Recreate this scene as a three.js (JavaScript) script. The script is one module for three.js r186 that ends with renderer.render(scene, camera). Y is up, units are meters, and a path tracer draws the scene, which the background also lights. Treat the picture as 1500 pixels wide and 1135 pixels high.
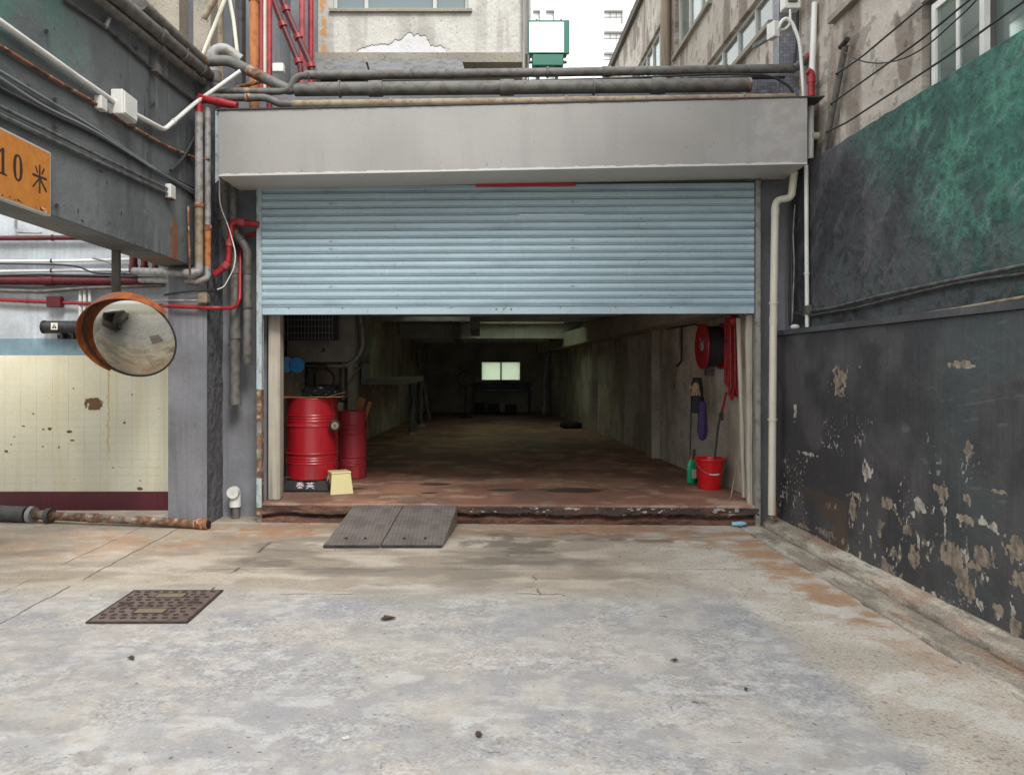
import * as THREE from 'three';
import { RoundedBoxGeometry } from 'three/addons/geometries/RoundedBoxGeometry.js';
import { mergeGeometries } from 'three/addons/utils/BufferGeometryUtils.js';
import { RectAreaLightUniformsLib } from 'three/addons/lights/RectAreaLightUniformsLib.js';

// ---------------------------------------------------------------- camera, sky, sun, exposure
const IW = 1500, IH = 1135, FPX = 1130, VX = 700, VY = 540, EYE = 1.6;
const scene = new THREE.Scene();
const camera = new THREE.PerspectiveCamera(2 * Math.atan(IH / 2 / FPX) * 180 / Math.PI, IW / IH, 0.1, 400);
camera.position.set(0, EYE, 0);
camera.setViewOffset(IW, IH, IW / 2 - VX, IH / 2 - VY, IW, IH);
camera.updateProjectionMatrix();

{ // a bright, even overcast sky, somewhat brighter towards the zenith
  const w = 64, h = 32, data = new Float32Array(w * h * 4);
  for (let j = 0; j < h; j++) for (let i = 0; i < w; i++) {
    const el = ((j + 0.5) / h - 0.5) * Math.PI, s = Math.max(0, Math.sin(el));
    const L = el > 0 ? 0.95 + 0.25 * s : 0.3, k = (j * w + i) * 4;
    data[k] = L * 0.985; data[k + 1] = L; data[k + 2] = L * 1.01; data[k + 3] = 1;
  }
  const t = new THREE.DataTexture(data, w, h, THREE.RGBAFormat, THREE.FloatType);
  t.mapping = THREE.EquirectangularReflectionMapping; t.magFilter = THREE.LinearFilter; t.needsUpdate = true;
  scene.background = t; scene.environment = t;
}
const sun = new THREE.DirectionalLight(new THREE.Color(1, 0.965, 0.91), 1.35);
sun.position.set(6, 15, 9); sun.target.position.set(0, 0, -6);
sun.castShadow = true; sun.shadow.radius = 32; sun.shadow.mapSize.set(2048, 2048);
Object.assign(sun.shadow.camera, { left: -14, right: 14, top: 14, bottom: -14, near: 0.5, far: 60 });
scene.add(sun, sun.target);

const renderer = new THREE.WebGLRenderer({ antialias: true });
renderer.setSize(1024, 774);
renderer.toneMapping = THREE.LinearToneMapping;
renderer.toneMappingExposure = 1.92;
renderer.shadowMap.enabled = true;
RectAreaLightUniformsLib.init();

// ---------------------------------------------------------------- helpers
let seed = 12345;
const rnd = () => { seed = (seed * 1664525 + 1013904223) >>> 0; return seed / 4294967296; };
const V = (x, y, z) => new THREE.Vector3(x, y, z);
const lerp = (a, b, t) => a + (b - a) * t, clamp = (x, a = 0, b = 1) => Math.min(b, Math.max(a, x));
const smooth = (a, b, x) => { const t = clamp((x - a) / (b - a)); return t * t * (3 - 2 * t); };
// photo pixel -> point at a depth, on a plane of constant x or y, or on the garage front (offset b towards the yard)
const D = (px, py, d) => V((px - VX) / FPX * d, EYE + (VY - py) / FPX * d, -d);
const onX = (px, py, x) => D(px, py, x * FPX / (px - VX));
const onY = (px, py, y = 0) => D(px, py, (EYE - y) * FPX / (py - VY));
const PHI = Math.atan(0.0335), FS = Math.sin(PHI), FC = Math.cos(PHI), D0 = 7.955;   // the garage front, turned a little
const onF = (px, py, b = 0) => D(px, py, (FC * D0 - b) / (FC + FS * (px - VX) / FPX));
const fw = (a, y, b = 0) => V(a * FC - b * FS, y, -D0 + a * FS + b * FC);              // front coordinates -> world
const fa = (p) => p.x * FC + (p.z + D0) * FS, fb = (p) => -p.x * FS + (p.z + D0) * FC;
const FA = (px, b = 0) => fa(onF(px, VY, b)), FY = (px, py, b = 0) => onF(px, py, b).y;

const taken = {};
function numbered(n) { const k = taken[n] = (taken[n] ?? -1) + 1; return k ? n + '_' + String(k).padStart(3, '0') : n; }
function flat(g) { return g.index ? g.toNonIndexed() : g; }
function uvBox(g, s = 1) {               // uv in metres from the way each face points
  g = flat(g); if (!g.attributes.normal) g.computeVertexNormals();
  const p = g.attributes.position, uv = new Float32Array(p.count * 2), a = V(), b = V(), c = V();
  for (let i = 0; i < p.count; i += 3) {
    a.fromBufferAttribute(p, i); b.fromBufferAttribute(p, i + 1); c.fromBufferAttribute(p, i + 2);
    const n = b.clone().sub(a).cross(c.clone().sub(a)), x = Math.abs(n.x), y = Math.abs(n.y), z = Math.abs(n.z);
    [a, b, c].forEach((q, k) => {
      const [u, v] = x >= y && x >= z ? [q.z, q.y] : y >= z ? [q.x, q.z] : [q.x, q.y];
      uv[(i + k) * 2] = u * s; uv[(i + k) * 2 + 1] = v * s;
    });
  }
  g.setAttribute('uv', new THREE.BufferAttribute(uv, 2));
  return g;
}
function uvFn(g, f) { g = flat(g); const p = g.attributes.position, uv = new Float32Array(p.count * 2); for (let i = 0; i < p.count; i++) { const [u, v] = f(p.getX(i), p.getY(i), p.getZ(i)); uv[i * 2] = u; uv[i * 2 + 1] = v; } g.setAttribute('uv', new THREE.BufferAttribute(uv, 2)); return g; }
function merge(list) {
  list = list.map((g) => { g = flat(g); for (const k of Object.keys(g.attributes)) if (!['position', 'normal', 'uv'].includes(k)) g.deleteAttribute(k); if (!g.attributes.uv) uvBox(g); return g; });
  return list.length > 1 ? mergeGeometries(list) : list[0];
}
const box = (w, h, d, x = 0, y = 0, z = 0, r = 0) => uvBox((r ? new RoundedBoxGeometry(w, h, d, 1, Math.min(r, w / 2.05, h / 2.05, d / 2.05)) : new THREE.BoxGeometry(w, h, d)).translate(x, y, z));
const span = (x0, x1, y0, y1, z0, z1, r = 0) => box(Math.abs(x1 - x0), Math.abs(y1 - y0), Math.abs(z1 - z0), (x0 + x1) / 2, (y0 + y1) / 2, (z0 + z1) / 2, r);
const cyl = (r0, r1, h, n = 20, open = false) => flat(new THREE.CylinderGeometry(r0, r1, h, n, 1, open));
const lathe = (pts, n = 32) => flat(new THREE.LatheGeometry(pts.map(([x, y]) => new THREE.Vector2(x, y)), n));
function turned(g, { rx = 0, ry = 0, rz = 0 } = {}, x = 0, y = 0, z = 0) { if (rx) g.rotateX(rx); if (ry) g.rotateY(ry); if (rz) g.rotateZ(rz); return g.translate(x, y, z); }
function aim(g, dir, at) { g.applyQuaternion(new THREE.Quaternion().setFromUnitVectors(V(0, 1, 0), dir.clone().normalize())); return g.translate(at.x, at.y, at.z); }
const rod = (a, b, r, n = 8) => aim(cyl(r, r, a.distanceTo(b), n), b.clone().sub(a), a.clone().add(b).multiplyScalar(0.5));
function prism(pts, depth) {             // outline in xy, extruded along z, centred
  const s = new THREE.Shape(pts.map(([x, y]) => new THREE.Vector2(x, y)));
  return uvBox(new THREE.ExtrudeGeometry(s, { depth, bevelEnabled: false }).translate(0, 0, -depth / 2));
}
function quad8(p) {                      // a solid from eight corners: front bl br tr tl, back bl br tr tl
  const f = [[0, 1, 2, 3], [5, 4, 7, 6], [4, 0, 3, 7], [1, 5, 6, 2], [3, 2, 6, 7], [4, 5, 1, 0]], pos = [];
  for (const [a, b, c, d] of f) for (const i of [a, b, c, a, c, d]) pos.push(p[i].x, p[i].y, p[i].z);
  const g = new THREE.BufferGeometry(); g.setAttribute('position', new THREE.Float32BufferAttribute(pos, 3)); g.computeVertexNormals();
  return uvBox(g);
}
function fillet(pts, rad) {              // round the corners of a polyline
  const out = [pts[0].clone()];
  for (let i = 1; i < pts.length - 1; i++) {
    const a = pts[i - 1], b = pts[i], c = pts[i + 1], d1 = a.clone().sub(b), d2 = c.clone().sub(b);
    const t = Math.min(rad, d1.length() * 0.49, d2.length() * 0.49), p = b.clone().add(d1.setLength(t)), q = b.clone().add(d2.setLength(t));
    const n = t < 1e-4 || Math.abs(d1.angleTo(d2) - Math.PI) < 0.06 ? 1 : 6;
    if (n === 1) out.push(b.clone()); else for (let k = 0; k <= n; k++) { const s = k / n; out.push(p.clone().multiplyScalar((1 - s) * (1 - s)).addScaledVector(b, 2 * s * (1 - s)).addScaledVector(q, s * s)); }
  }
  out.push(pts[pts.length - 1].clone());
  return out;
}
function sweep(path, r, n = 12, caps = true, r2 = r) {
  const P = path, m = P.length, tan = P.map((p, i) => P[Math.min(m - 1, i + 1)].clone().sub(P[Math.max(0, i - 1)]).normalize());
  let nor = Math.abs(tan[0].y) < 0.9 ? V(0, 1, 0) : V(1, 0, 0); nor.addScaledVector(tan[0], -nor.dot(tan[0])).normalize();
  const rings = [], len = [0];
  for (let i = 0; i < m; i++) {
    if (i) { nor = nor.clone().addScaledVector(tan[i], -nor.dot(tan[i])).normalize(); len.push(len[i - 1] + P[i].distanceTo(P[i - 1])); }
    const bi = tan[i].clone().cross(nor), ring = [], rr = lerp(r, r2, i / (m - 1));
    for (let k = 0; k <= n; k++) { const t = k / n * Math.PI * 2, d = nor.clone().multiplyScalar(Math.cos(t)).addScaledVector(bi, Math.sin(t)); ring.push([P[i].clone().addScaledVector(d, rr), d, k / n * Math.PI * 2 * rr]); }
    rings.push(ring);
  }
  const pos = [], no = [], uv = [], put = ([p, d, v], u, e) => { pos.push(p.x, p.y, p.z); const q = e || d; no.push(q.x, q.y, q.z); uv.push(u, v); };
  for (let i = 0; i + 1 < m; i++) for (let k = 0; k < n; k++) {
    const a = rings[i][k], b = rings[i][k + 1], c = rings[i + 1][k + 1], d = rings[i + 1][k];
    put(a, len[i]); put(c, len[i + 1]); put(d, len[i + 1]); put(a, len[i]); put(b, len[i]); put(c, len[i + 1]);
  }
  if (caps) for (const [i, s] of [[0, -1], [m - 1, 1]]) for (let k = 0; k < n; k++) {
    const e = tan[i].clone().multiplyScalar(s), o = [P[i], e, 0], a = rings[i][k], b = rings[i][k + 1];
    put(o, 0, e); if (s < 0) { put(b, 0.01, e); put(a, 0.01, e); } else { put(a, 0.01, e); put(b, 0.01, e); }
  }
  const g = new THREE.BufferGeometry();
  g.setAttribute('position', new THREE.Float32BufferAttribute(pos, 3)); g.setAttribute('normal', new THREE.Float32BufferAttribute(no, 3)); g.setAttribute('uv', new THREE.Float32BufferAttribute(uv, 2));
  return g;
}
function along(path, f) {                // point and direction at a share of a path's length
  const L = [0]; for (let i = 1; i < path.length; i++) L.push(L[i - 1] + path[i].distanceTo(path[i - 1]));
  const t = f * L[L.length - 1]; let i = 1; while (i < L.length - 1 && L[i] < t) i++;
  const s = (t - L[i - 1]) / (L[i] - L[i - 1] || 1);
  return [path[i - 1].clone().lerp(path[i], s), path[i].clone().sub(path[i - 1]).normalize()];
}
const sleeve = (path, f, r, w, n = 12) => { const [p, d] = along(path, f); return sweep([p.clone().addScaledVector(d, -w / 2), p.clone().addScaledVector(d, w / 2)], r, n); };

function add(name, geo, mat, parent) {
  const m = new THREE.Mesh(Array.isArray(geo) ? merge(geo) : geo, mat); m.castShadow = m.receiveShadow = true;
  m.name = parent ? name : numbered(name); (parent || scene).add(m); return m;
}
function tag(o, label, category, group) { o.userData.label = label; o.userData.category = category; if (group) o.userData.group = group; return o; }
function thing(name, label, category, group) { const o = new THREE.Group(); o.name = numbered(name); scene.add(o); return tag(o, label, category, group); }
function structure(name, geo, mat) { const m = add(name, geo, mat); m.userData.kind = 'structure'; return m; }
function settle(o) {                     // a thing built in world coordinates: put its origin at its base
  o.updateMatrixWorld(true); const b = new THREE.Box3().setFromObject(o), c = V((b.min.x + b.max.x) / 2, b.min.y, (b.min.z + b.max.z) / 2);
  if (o.isMesh) { o.geometry.translate(-c.x, -c.y, -c.z); o.children.forEach((k) => k.position.sub(c)); } else o.children.forEach((k) => k.position.sub(c));
  o.position.copy(c); return o;
}
// one pipe, conduit or cable: a bent run with its couplings and clamps
function pipe(name, label, category, pts, r, mat, { bend = r * 2.2, joints = [], clamps = [], jm = mat, cm = null, group, n = 12, jr = 1.18, jw = r * 2, extra } = {}) {
  const path = fillet(pts, bend);
  if (!joints.length && !clamps.length && !extra) return settle(tag(add(name, sweep(path, r, n), mat), label, category, group));
  const t = thing(name, label, category, group);
  add('pipe_run', sweep(path, r, n), mat, t);
  for (const f of joints) add('coupling', sleeve(path, f, r * jr, jw, n), jm, t);
  for (const f of clamps) add('clamp', sleeve(path, f, r * 1.22 + 0.002, 0.018, n), cm || jm, t);
  if (extra) extra(t, path);
  return settle(t);
}
const atFront = (o, a, y, b) => { o.position.copy(fw(a, y, b)); o.rotation.y = -PHI; return o; };

// ---------------------------------------------------------------- noise and textures
const TAB = new Float32Array(65536); { let s = 7; for (let i = 0; i < 65536; i++) { s = (s * 1103515245 + 12345) & 0x7fffffff; TAB[i] = s / 0x7fffffff; } for (let i = 65535; i > 0; i--) { s = (s * 1103515245 + 12345) & 0x7fffffff; const j = s % (i + 1), t = TAB[i]; TAB[i] = TAB[j]; TAB[j] = t; } }
function vn(x, y, px = 256, py = px) {   // value noise, period px by py
  const xi = Math.floor(x), yi = Math.floor(y); let fx = x - xi, fy = y - yi; fx = fx * fx * (3 - 2 * fx); fy = fy * fy * (3 - 2 * fy);
  let x0, x1, y0, y1;
  if (px === 256) { x0 = xi & 255; x1 = (xi + 1) & 255; } else { x0 = xi % px; if (x0 < 0) x0 += px; x1 = x0 + 1 === px ? 0 : x0 + 1; }
  if (py === 256) { y0 = (yi & 255) << 8; y1 = ((yi + 1) & 255) << 8; } else { y0 = yi % py; if (y0 < 0) y0 += py; y1 = (y0 + 1 === py ? 0 : y0 + 1) << 8; y0 <<= 8; }
  const a = TAB[x0 + y0], b = TAB[x1 + y0], c = TAB[x0 + y1], d = TAB[x1 + y1];
  return a + (b - a) * fx + (c - a) * fy + (a - b - c + d) * fx * fy;
}
function fbm(x, y, oct = 4, per = 256) {
  let s = 0, a = 0.5, w = 0; const off = per >= 256 ? 17 : 0;
  for (let i = 0; i < oct; i++) { s += a * vn(x, y, per, per); w += a; a *= 0.5; x = x * 2 + off; y = y * 2; if (per < 256) per = Math.min(256, per * 2); }
  return s / w;
}
const mix = (a, b, t) => [a[0] + (b[0] - a[0]) * t, a[1] + (b[1] - a[1]) * t, a[2] + (b[2] - a[2]) * t];
const mul = (a, k) => [a[0] * k, a[1] * k, a[2] * k];
// f(u, v) -> [[r, g, b] as sRGB 0..255, height 0..1]
function paint(w, h, f, bumpToo = true) {
  const c = new Uint8Array(w * h * 4), b = bumpToo ? new Uint8Array(w * h * 4) : null;
  for (let j = 0; j < h; j++) for (let i = 0; i < w; i++) {
    const [col, ht = 0.5] = f((i + 0.5) / w, (j + 0.5) / h), k = (j * w + i) * 4;
    c[k] = clamp(col[0], 0, 255); c[k + 1] = clamp(col[1], 0, 255); c[k + 2] = clamp(col[2], 0, 255); c[k + 3] = 255;
    if (b) { b[k] = b[k + 1] = b[k + 2] = clamp(ht) * 255; b[k + 3] = 255; }
  }
  const mk = (d, srgb) => { const t = new THREE.DataTexture(d, w, h); t.wrapS = t.wrapT = THREE.RepeatWrapping; t.magFilter = THREE.LinearFilter; t.minFilter = THREE.LinearMipmapLinearFilter; t.generateMipmaps = true; t.anisotropy = 8; if (srgb) t.colorSpace = THREE.SRGBColorSpace; t.needsUpdate = true; return t; };
  return { map: mk(c, true), bump: b ? mk(b, false) : null };
}
const REP = new Map();
const rep = (t, s) => { if (!t || s === 1) return t; const k = t.uuid + s; if (!REP.has(k)) { const c = t.clone(); c.repeat.set(s, s); c.needsUpdate = true; REP.set(k, c); } return REP.get(k); };
// tiling sets, one tile = 2 m unless repeated otherwise; near-white maps that tint the material's own colour
const per = (u, v, f, oct) => fbm(u * f, v * f, oct, f);
const TX = {
  // matt paint: soft blotches, specks, faint runs
  paint: paint(512, 512, (u, v) => { const a = per(u, v, 6, 5), s = vn(u * 128, v * 128, 128), r = vn(u * 96, v * 4, 96, 4); let k = 205 + 46 * (a - 0.5) * 1.6 + 12 * (s - 0.5) - 9 * smooth(0.66, 0.9, r) * a * 2; if (vn(u * 64 + 9, v * 64, 64) > 0.95) k -= 22; return [[k, k, k], 0.5 + (per(u, v, 32, 3) - 0.5) * 0.9]; }),
  // enamel: nearly even, a few specks and a faint cloudiness
  enamel: paint(512, 512, (u, v) => { const a = per(u, v, 4, 5), s = vn(u * 180, v * 180, 180); let k = 240 + 34 * (a - 0.5) + 8 * (s - 0.5); if (vn(u * 90 + 9, v * 90, 90) > 0.955) k -= 40; if (vn(u * 9 + 2, v * 150, 9, 150) > 0.94) k -= 22; if (vn(u * 140, v * 7 + 3, 140, 7) > 0.95) k += 10; return [[k, k, k * 0.997], 0.5]; }, false),
  // concrete: grain, pits, stains
  conc: paint(512, 512, (u, v) => { const a = per(u, v, 5, 6), s = vn(u * 200, v * 200, 200), p = vn(u * 80 + 3, v * 80, 80); let k = 200 + 70 * (a - 0.5) + 30 * (s - 0.5); let h = 0.5 + 0.35 * (s - 0.5) + 0.5 * (a - 0.5); if (p > 0.9) { k -= 45; h -= 0.3; } return [[k, k * 0.985, k * 0.955], h]; }),
  // stucco: lumpy trowelled coat
  stucco: paint(512, 512, (u, v) => { const a = per(u, v, 24, 4), b = per(u, v, 6, 3); const k = 215 + 60 * (a - 0.5) + 30 * (b - 0.5); return [[k, k, k], a * 0.75 + b * 0.25]; }),
  // old painted pipe: scuffs and brownish dirt
  pipe: paint(512, 512, (u, v) => { const a = per(u, v, 8, 5), b = per(u + 0.3, v, 16, 4); let c = mul([214, 212, 208], 0.9 + 0.2 * a); c = mix(c, [146, 130, 112], 0.5 * smooth(0.5, 0.78, b)); if (vn(u * 120, v * 120, 120) > 0.94) c = mul(c, 0.8); return [c, 0.5 + (b - 0.5) * 0.6]; }),
  // flaking rust
  rust: paint(512, 512, (u, v) => { const a = per(u, v, 9, 5), b = per(u, v + 0.4, 22, 4); let c = mix([82, 54, 42], [134, 88, 62], smooth(0.35, 0.68, a)); c = mix(c, [188, 160, 130], 0.75 * smooth(0.58, 0.66, b)); return [c, b]; }),
  // grey paint giving way to rust in ragged patches
  flake: paint(512, 512, (u, v) => { const a = per(u, v, 7, 6), b = per(u, v + 0.4, 20, 5), k = smooth(0.38, 0.56, a); let c = mix(mul([124, 118, 110], 0.85 + 0.3 * b), mix([90, 68, 54], [132, 98, 74], smooth(0.4, 0.6, b)), k); if (b > 0.68) c = mix(c, [176, 170, 158], 0.6); return [c, 0.6 - 0.3 * k + (b - 0.5) * 0.5]; }),
  // weathered timber, grain along v
  wood: paint(512, 512, (u, v) => { const w = 3 * vn(u * 8, v * 3, 8, 3), g = 0.6 * vn(u * 60 + w, v * 3, 60, 3) + 0.4 * vn(u * 160 + w, v * 5, 160, 5), a = per(u, v, 7, 5); const k = 185 + 50 * (g - 0.5) + 90 * (a - 0.5); return [mul([1, 0.97, 0.92], k), g]; }),
};
const M = {};
function mat(name, color, { t, s = 0.5, rough = 0.8, metal = 0, bump = 0, ...x } = {}) {
  const m = new THREE.MeshPhysicalMaterial({ color, roughness: rough, metalness: metal, ...x });
  if (t) { m.map = rep(TX[t].map, s); if (bump) { m.bumpMap = rep(TX[t].bump, s); m.bumpScale = bump; } }
  m.name = name; return M[name] = m;
}
function unique(name, tx, { rough = 0.85, bump = 0, color = 0xffffff, ...x } = {}) { for (const t of [tx.map, tx.bump]) if (t && !['mosaic', 'treadPlate'].includes(name)) t.wrapS = t.wrapT = THREE.MirroredRepeatWrapping; const m = new THREE.MeshPhysicalMaterial({ color, roughness: rough, map: tx.map, ...x }); if (bump) { m.bumpMap = tx.bump; m.bumpScale = bump; } m.name = name; return M[name] = m; }
mat('greyPaint', 0x8c8d93, { t: 'paint', bump: 0.004, rough: 0.75 });
mat('greyRough', 0x6d6d72, { t: 'stucco', s: 0.8, bump: 0.02, rough: 0.85 });
mat('concrete', 0xb3afa6, { t: 'conc', bump: 0.006, rough: 0.9 });
mat('darkConcrete', 0x6b6763, { t: 'conc', bump: 0.008, rough: 0.92 });
mat('soot', 0x3a3a3c, { t: 'conc', bump: 0.006, rough: 0.92 });
mat('pipeGrey', 0x767573, { t: 'pipe', s: 1, rough: 0.55, bump: 0.002 });
mat('pipeLight', 0xb0b0b2, { t: 'pipe', s: 1, rough: 0.5, bump: 0.001 });
mat('pipeDark', 0x5c5b5a, { t: 'pipe', s: 1, rough: 0.6, bump: 0.002 });
mat('pipeBeige', 0xa3957f, { t: 'pipe', s: 1, rough: 0.6, bump: 0.002 });
mat('pipeCream', 0xdad6c6, { t: 'enamel', s: 1, rough: 0.4 });
mat('pvcWhite', 0xe6e6e2, { t: 'enamel', s: 1, rough: 0.35 });
mat('redPaint', 0xb52a35, { t: 'pipe', s: 1, rough: 0.42, bump: 0.001 });
mat('redFaded', 0xc0525c, { t: 'pipe', s: 1, rough: 0.55, bump: 0.001 });
mat('darkRed', 0x6a1620, { t: 'pipe', s: 1, rough: 0.5, bump: 0.001 });
mat('orangeRust', 0xc98552, { t: 'pipe', s: 1, rough: 0.8, bump: 0.003 });
mat('rust', 0xffffff, { t: 'rust', s: 1, rough: 0.9, bump: 0.003 });
mat('flake', 0xffffff, { t: 'flake', s: 1, rough: 0.85, bump: 0.003 });
mat('steel', 0x9a9da0, { t: 'pipe', s: 1, rough: 0.38, metal: 0.7 });
mat('darkSteel', 0x4c4d50, { t: 'pipe', s: 1, rough: 0.5, metal: 0.4 });
mat('cable', 0x2c2d2f, { rough: 0.6 });
mat('cableGrey', 0x74777a, { rough: 0.55 });
mat('black', 0x17181a, { rough: 0.6 });
mat('wood', 0xb3a48f, { t: 'wood', s: 1, rough: 0.85, bump: 0.004 });
mat('woodPale', 0xd6d3cc, { t: 'wood', s: 1, rough: 0.85, bump: 0.006 });
mat('woodBrown', 0x8a5a36, { t: 'wood', s: 1, rough: 0.8, bump: 0.003 });
mat('frame', 0xc4c4c0, { t: 'enamel', s: 1, rough: 0.5 });
mat('frameDark', 0x77746e, { t: 'paint', s: 1, rough: 0.6 });
mat('glass', 0x9fb0ae, { rough: 0.12, metal: 0.0, specularIntensity: 1 });
mat('sheet', 0x8c9196, { t: 'pipe', s: 1, rough: 0.45, metal: 0.2 });

// ---------------------------------------------------------------- the yard
const blob = (x, z, cx, cz, rx, rz, n) => smooth(1.15, 0.55, Math.hypot((x - cx) / rx, (z - cz) / rz) + (n - 0.5) * 1.5);
const YX0 = -7, YX1 = 2.622, YZ0 = -9.2, YZ1 = 1.2;
const TX0 = -5.6, TX1 = 2.66, TZ0 = -8.4, TZ1 = -2.7;   // the stretch of yard that the texture covers
const yardColour = (x, z) => {
  const n1 = fbm(x * 0.9 + 40, z * 0.9 + 11, 5), n2 = fbm(x * 2.1 + 5, z * 2.6 + 70, 6), n3 = fbm(x * 7 + 90, z * 7, 5), g = vn(x * 190, z * 190), g1 = vn(x * 110 + 31, z * 110), g2 = vn(x * 55 + 7, z * 55), st = fbm(x * 2.4 + 30, z * 6 + 3, 6);
  const warp = (n3 - 0.5) * 0.22 + (n1 - 0.5) * 0.3, grain = (g - 0.5) * 0.5 + (g1 - 0.5) * 0.5;
  let c = mix([178, 169, 156], [196, 188, 176], smooth(0.35, 0.66, n2));                      // bare sandy concrete
  let h = 0.5 + grain * 0.7 + (n3 - 0.5) * 0.4;
  if (g2 > 0.7) c = mul(c, 1 - 0.3 * (g2 - 0.7) / 0.3);                                       // coarse grain
  if (g1 > 0.8) c = mix(c, [138, 112, 92], 0.5);
  c = mix(c, [200, 196, 188], 0.7 * smooth(0.53, 0.62, n3) * smooth(0.35, 0.55, n2));
  c = mul(c, 1 + 0.24 * grain + 0.1 * (g2 - 0.5));
  const grey = smooth(-5.85, -5.25, z + warp * 1.6 + (g2 - 0.5) * 0.12) * smooth(1.94, 1.68, x + warp * 0.5 + (g2 - 0.5) * 0.1);     // smooth grey screed over the middle of the yard
  const worn = smooth(0.46, 0.58, n2 * 0.6 + n1 * 0.4 + (n3 - 0.5) * 0.4), sc = fbm(x * 12 + 12, z * 16 + 2, 5), cl = fbm(x * 1.1 + 3, z * 1.3 + 90, 6);
  let gc = mix([158, 154, 150], [172, 168, 163], smooth(0.3, 0.7, n3));
  gc = mix(gc, [154, 153, 155], 0.65 * smooth(0.46, 0.6, cl));
  gc = mix(gc, [180, 172, 162], worn * 0.6); gc = mix(gc, [188, 186, 184], 0.55 * smooth(0.53, 0.6, st) * smooth(0.4, 0.55, sc));
  gc = mix(gc, [188, 187, 185], 0.45 * smooth(0.54, 0.66, sc)); gc = mix(gc, [152, 151, 151], 0.35 * smooth(0.42, 0.36, sc) * smooth(0.45, 0.55, n2));
  gc = mix(gc, [146, 146, 149], 0.45 * smooth(0.56, 0.68, fbm(x * 3.2 + 8, z * 3.4 + 50, 6)));
  const dry = smooth(0.42, 0.6, fbm(x * 3 + 44, z * 3.3 + 8, 5)); if (vn(x * 75 + 3, z * 75) > 0.93) gc = mul(gc, 0.86); gc = mul(gc, 1 + (0.11 + 0.14 * dry) * grain + (0.03 + 0.06 * dry) * (g2 - 0.5)); if (g2 > 0.84) gc = mix(gc, [190, 189, 187], 0.4 * dry); if (g2 < 0.12) gc = mul(gc, 1 - 0.08 * dry);
  const scr = vn(x * 26 + z * 9, z * 150 - x * 40); if (scr > 0.9 && n3 > 0.5) gc = mix(gc, [202, 201, 199], 0.5);
  c = mix(c, gc, grey); h = lerp(h, 0.55 + grain * 0.4 + (n3 - 0.5) * 0.3, grey);
  const back = smooth(-5.2, -5.9, z + warp * 0.8);                                            // older slabs by the garage
  c = mix(c, mul(mix([146, 131, 113], [188, 174, 156], smooth(0.34, 0.64, st)), 1 + 0.16 * grain), back * 0.6 * smooth(2.2, 0.8, x + warp));
  c = mix(c, [126, 119, 108], back * 0.5 * smooth(0.5, 0.66, fbm(x * 1.8, z * 3.6 + 33, 6)) * smooth(1.4, 0.4, x + warp));
  const rustBlobs = blob(x, z, 2.0, -7.45, 0.95, 0.5, n3) + blob(x, z, 2.45, -6.2, 0.28, 1.4, n3) + blob(x, z, -1.9, -7.6, 0.5, 0.4, n3) + 0.7 * blob(x, z, -2.9, -7.3, 0.8, 0.4, n2) + 0.5 * blob(x, z, 2.5, -4.4, 0.22, 0.9, n3) + 0.6 * blob(x, z, 0.8, -7.5, 1.3, 0.3, n2) + 0.7 * blob(x, z, 0.2, -7.75, 3.2, 0.32, n3) + 0.6 * blob(x, z, -3.6, -7.2, 1.6, 0.8, n3);
  c = mix(c, mul([160, 116, 82], 1 + 0.2 * grain), clamp(rustBlobs) * 0.68 * smooth(0.36, 0.6, st * 0.6 + n3 * 0.4));
  const oil = blob(x, z, 0.35, -7.0, 0.42, 0.42, n3) + 0.8 * blob(x, z, 0.2, -6.4, 1.0, 0.16, n2) + 0.6 * blob(x, z, 1.0, -5.95, 0.55, 0.12, n3) + 0.7 * blob(x, z, -1.5, -6.35, 0.6, 0.2, n2) + 0.6 * blob(x, z, 1.3, -7.15, 0.7, 0.1, n3) + 0.5 * blob(x, z, -1.2, -5.75, 0.8, 0.12, n3) + 0.7 * blob(x, z, 0.9, -7.35, 1.2, 0.2, n3) + 0.6 * blob(x, z, -1.7, -6.8, 0.35, 0.5, n3) + 0.6 * blob(x, z, -0.6, -6.05, 1.1, 0.18, n2);
  c = mix(c, [96, 86, 78], clamp(oil) * 0.65 * smooth(0.38, 0.56, st));
  const joint = (d, w) => smooth(w, w * 0.3, Math.abs(d));
  let j = 0;
  if (z < -4.6) j = Math.max(j, joint(x + 3.0 + (n3 - 0.5) * 0.03, 0.011) * smooth(0.36, 0.46, n2), joint(x + 3.4 + (n3 - 0.5) * 0.03, 0.01) * 0.8 * smooth(0.36, 0.46, n2));
  if (z < -5.5 && z > -7.4) j = Math.max(j, joint(x + 1.92 + (n3 - 0.5) * 0.05, 0.016) * smooth(0.4, 0.5, n2));
  if (x > -1.4 && x < 0.6) j = Math.max(j, joint(z + 5.48 + (n3 - 0.5) * 0.05, 0.011) * smooth(0.4, 0.5, n2));
  if (x > -2.2) j = Math.max(j, joint(z + 6.15 + (n3 - 0.5) * 0.04, 0.01) * 0.6 * smooth(0.4, 0.55, n1));
  if (z > -5.95 && z < -5.45) j = Math.max(j, 0.7 * joint(x - 0.42 + (n3 - 0.5) * 0.09, 0.012) * smooth(0.4, 0.52, n2));
  c = mix(c, [74, 68, 62], j * 0.8); h -= j * 0.45;
  if (vn(x * 23 + 60, z * 23) > 0.965) c = mul(c, 0.72);
  return [c, h];
};
const yardTex = paint(2048, 2048, (u, v) => yardColour(lerp(TX0, TX1, u), lerp(TZ0, TZ1, v)));
unique('yard', yardTex, { rough: 0.88, bump: 0.006 });
structure('ground', uvBox(new THREE.PlaneGeometry(160, 160).rotateX(-Math.PI / 2).translate(0, -0.05, 0)), M.concrete);
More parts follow.
